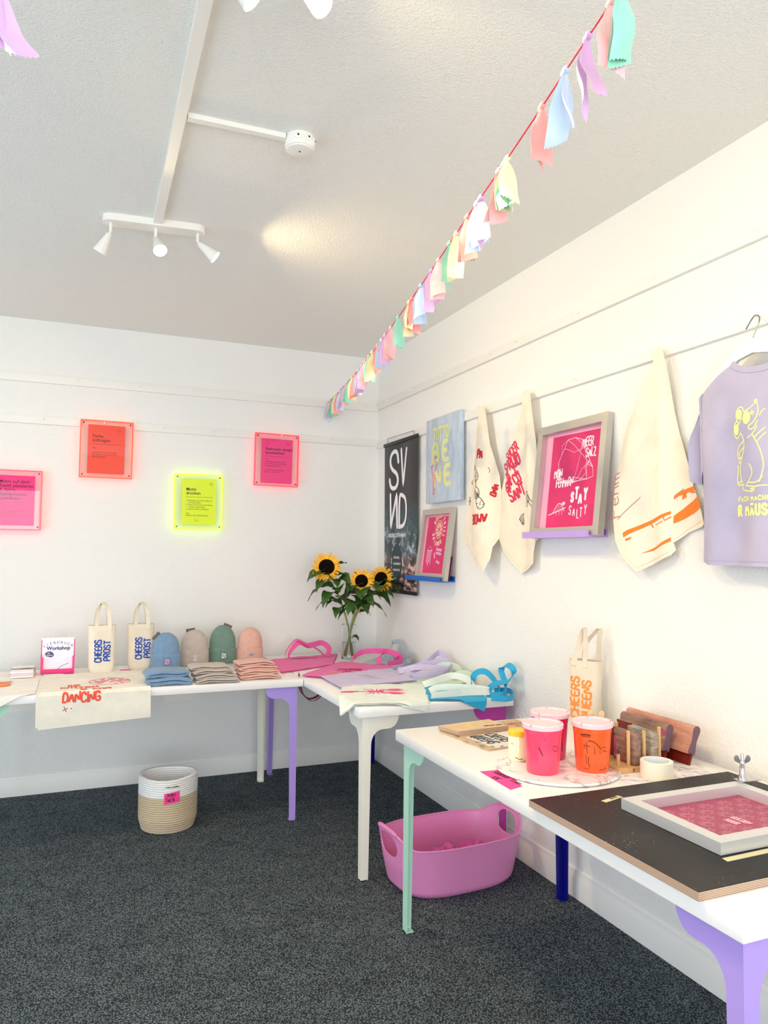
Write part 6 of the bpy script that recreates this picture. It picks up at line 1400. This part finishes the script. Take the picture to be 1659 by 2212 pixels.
# ------------------------------------------------------------------ floor: rope basket and flexible tub
n = N('rope_white'); n.b.inputs['Roughness'].default_value = 0.9; n.col(srgb('#ece9e6')); n.bump(n.noise(1.0, 2, vec=n.obj((130, 130, 300))), 0.6, 0.003); M_RW = n.m
n = N('rope_beige'); n.b.inputs['Roughness'].default_value = 0.9; n.col(srgb('#cdb99b')); n.bump(n.noise(1.0, 2, vec=n.obj((130, 130, 300))), 0.6, 0.003); M_RB = n.m
BX, BY, BR, BH = -1.484, -0.79, 0.147, 0.268
t = thing('rope_basket', 'round coiled rope basket, white above beige, on the carpet below the back table', 'basket', (BX, BY, 0.0))
KC_ = 24; ch = BH / KC_


def rope_prof(i0, i1, rr):
    pr = []
    for i in range(i0, i1):
        for k in range(6):
            a = -PI / 2 + PI * k / 5; f = (i + 0.5) / KC_; base = rr * (0.90 + 0.10 * min(1, f * 5) + 0.0 * f); pr.append((base - 0.006 + 0.0062 * math.cos(a), (i + 0.5) * ch + ch / 2 * math.sin(a) * 0.99))
    return pr


def basket_shape(b):
    for i, p in enumerate(b.v):
        an = math.atan2(p.y, p.x); f = p.z / BH
        b.v[i] = V((BX + p.x * (1 + 0.02 * f * math.cos(2 * an)), BY + p.y * (1 + 0.02 * f * math.sin(an * 3 + 1)), max(0.0005, p.z) + 0.004 * f ** 3 * math.cos(2 * an + 0.6)))


b = MB(); b.lathe(rope_prof(0, 16, BR), 64, close=False); b.lathe([(0.0, 0.001), (BR * 0.88, 0.001)], 64, close=False); basket_shape(b); b.build('beige_coils', M_RB, t, smooth=80)
b = MB(); b.lathe(rope_prof(16, KC_, BR), 64, close=False)
ip = [(r_ - 0.0105, z) for r_, z in rope_prof(1, KC_, BR)]; b.lathe(ip[::-1], 64, close=False)
b.lathe([(ip[-1][0] + 0.004, BH - 0.001), (BR - 0.004, BH - 0.001)], 64, close=False)
b.lathe([(0.0, 0.012), (BR * 0.9, 0.012)], 64, 0, close=False); basket_shape(b)
b.build('white_coils', M_RW, t, smooth=80)
for a0 in (-PI / 2 + 0.02, PI / 2):
    b = MB(); M = surf(lambda a, z: V((BX + (BR + 0.0015) * math.cos(a0 + a / BR), BY + (BR + 0.0015) * math.sin(a0 + a / BR), z)))
    b.fill([tuple(p) for p in chaikin([(-0.042, 0.234), (-0.02, 0.239), (0.02, 0.239), (0.042, 0.2345), (0.02, 0.2335), (-0.02, 0.2335), (-0.042, 0.234)], 2)[:-1]], M, 0, 0.001); b.build('dark_slot_patch', M_DARK, t)  # flat dark patch on the coils, standing in for the shaded slot opening
b = MB(); M = surf(lambda a, z: V((BX + (BR + 0.002) * math.sin(a / BR), BY - (BR + 0.002) * math.cos(a / BR), z)), 0.002)
b.sheet([(-0.038, 0.150), (0.040, 0.160), (0.039, 0.212), (-0.037, 0.205)], M, 0.008, 0.0008)
write(b, M, 'Jedes', -0.025, 0.188, 0.018, 0.0024, 1, ws=0.8, n_=0.0006, seg=0.006, ang=0.08); write(b, M, 'Teil 5€', -0.027, 0.163, 0.018, 0.0024, 1, ws=0.62, n_=0.0006, seg=0.006, ang=0.08)
tag(b.build('sticky_note', [mat('neon_pink_note', '#ff3f96', 0.6), M_INK]), 'neon pink sticky note reading Jedes Teil 5€ on the rope basket', 'note')

M_TUB = mat('orchid_plastic', '#e78fc3', 0.35, var=(3, 0.02))
t = thing('flexible_tub', 'orchid pink flexible plastic tub with two handles on the carpet under the tables', 'tub', (-0.405, -1.885, 0), 0.06)
TX, TY, TH = 0.318, 0.205, 0.205


def tub_pt(a, z, ins=0.0):
    f = z / TH; k = 0.86 + 0.14 * f; c, s_ = math.cos(a), math.sin(a); q = 2 / 3.0
    rb = 0.028; cut = max(0, 1 - z / rb); k -= 0.055 * cut ** 2
    lift = 0.055 * max(0, (abs(c) - 0.72) / 0.28) ** 1.5 * max(0, (f - 0.55) / 0.45)
    return V(((TX * k - ins) * math.copysign(abs(c) ** q, c), (TY * k - ins) * math.copysign(abs(s_) ** q, s_), z + lift))


b = MB(); NA, NV = 240, 64; vs_ = []; fs = []
zz = [TH * (j / NV) for j in range(NV + 1)]
hole = lambda a, z: ((min(abs(a), abs(a - PI), abs(a + PI), abs(a - 2 * PI)) / 0.235) ** 2 + ((z - TH * 0.80) / 0.030) ** 2) < 1
for ins in (0.0, 0.004):
    o0 = len(vs_)
    for z in zz:
        for i in range(NA): vs_.append(tub_pt(2 * PI * i / NA, z, ins))
    for j in range(NV):
        for i in range(NA):
            if hole(2 * PI * (i + 0.5) / NA, (zz[j] + zz[j + 1]) / 2): continue
            a, c = o0 + j * NA + i, o0 + j * NA + (i + 1) % NA; f_ = (a, c, c + NA, a + NA); fs.append(f_ if ins == 0 else f_[::-1])
K0 = (NV + 1) * NA
def hole_fix(i):
    ins = 0.0 if i < K0 else 0.004; j, k = divmod(i % K0, NA); a = 2 * PI * k / NA; c0 = 0.0 if abs((a + PI / 2) % (2 * PI) - PI / 2) < 1 else PI
    da = (a - c0 + PI) % (2 * PI) - PI; dz = zz[j] - TH * 0.80; r_ = math.sqrt((da / 0.235) ** 2 + (dz / 0.030) ** 2)
    vs_[i] = tub_pt(c0 + da / r_, TH * 0.80 + dz / r_, ins)


edges = {}
for f_ in fs:
    if max(f_) < K0:
        for p, q in zip(f_, f_[1:] + f_[:1]): edges[(p, q)] = 1
for (p, q) in list(edges):
    if (q, p) not in edges and not (p < NA and q < NA):
        fs.append((q, p, p + K0, q + K0))
        if p < NV * NA:
            for i in (p, p + K0): hole_fix(i)
fs.append(tuple(range(NA - 1, -1, -1))); fs.append(tuple(K0 + NA + i for i in range(NA)))
b.add([p + V((0, 0, 0.0005)) for p in vs_], fs)
b.build('tub_body', M_TUB, t, world=False, smooth=50)
b = MB(); b.tube([tub_pt(2 * PI * i / 96, TH, 0.002) for i in range(97)], 0.0042, 8, caps=False); b.build('rim', M_TUB, t, world=False)
for sg in (0, PI):
    b = MB(); pts = [tub_pt(sg + (-0.26 + 0.52 * i / 12), TH, 0.002) for i in range(13)]; b.tube(pts, 0.0075, 8)
    for i in range(1, 12): b.tube([pts[i] + (pts[i] - pts[i - 1]).normalized() * 0.002, pts[i] - (pts[i] - pts[i - 1]).normalized() * 0.002], 0.0088, 8)
    b.build('handle', M_TUB, t, world=False)
for i, (x, y, sx_, sy_, h_, lb) in enumerate(((-0.40, -1.87, 0.10, 0.085, 0.115, 'crumpled pink cloth lying on the left inside the tub'), (-0.26, -1.84, 0.095, 0.085, 0.11, 'crumpled pink cloth lying on the right inside the tub'))):
    b = MB()

    def cl(u, v):
        a = 2 * PI * u; r_ = math.sin(PI * 0.5 * v); k = 1 + 0.35 * noise.noise((math.cos(a) * 2.2, math.sin(a) * 2.2, v * 3 + i * 7)); z = h_ * math.cos(PI * 0.5 * v) ** 0.6 * (1 + 0.25 * noise.noise((math.cos(a) * r_ * 4, math.sin(a) * r_ * 4, i * 5.0)))
        return V((x + sx_ * r_ * math.cos(a) * k, y + sy_ * r_ * math.sin(a) * k, 0.006 + z))
    b.grid(cl, 40, 18); tag(b.build('crumpled_cloth', fabric('orchid_cloth', '#d85fa8'), smooth=70), lb, 'cloth', 'pink cloths in the tub')
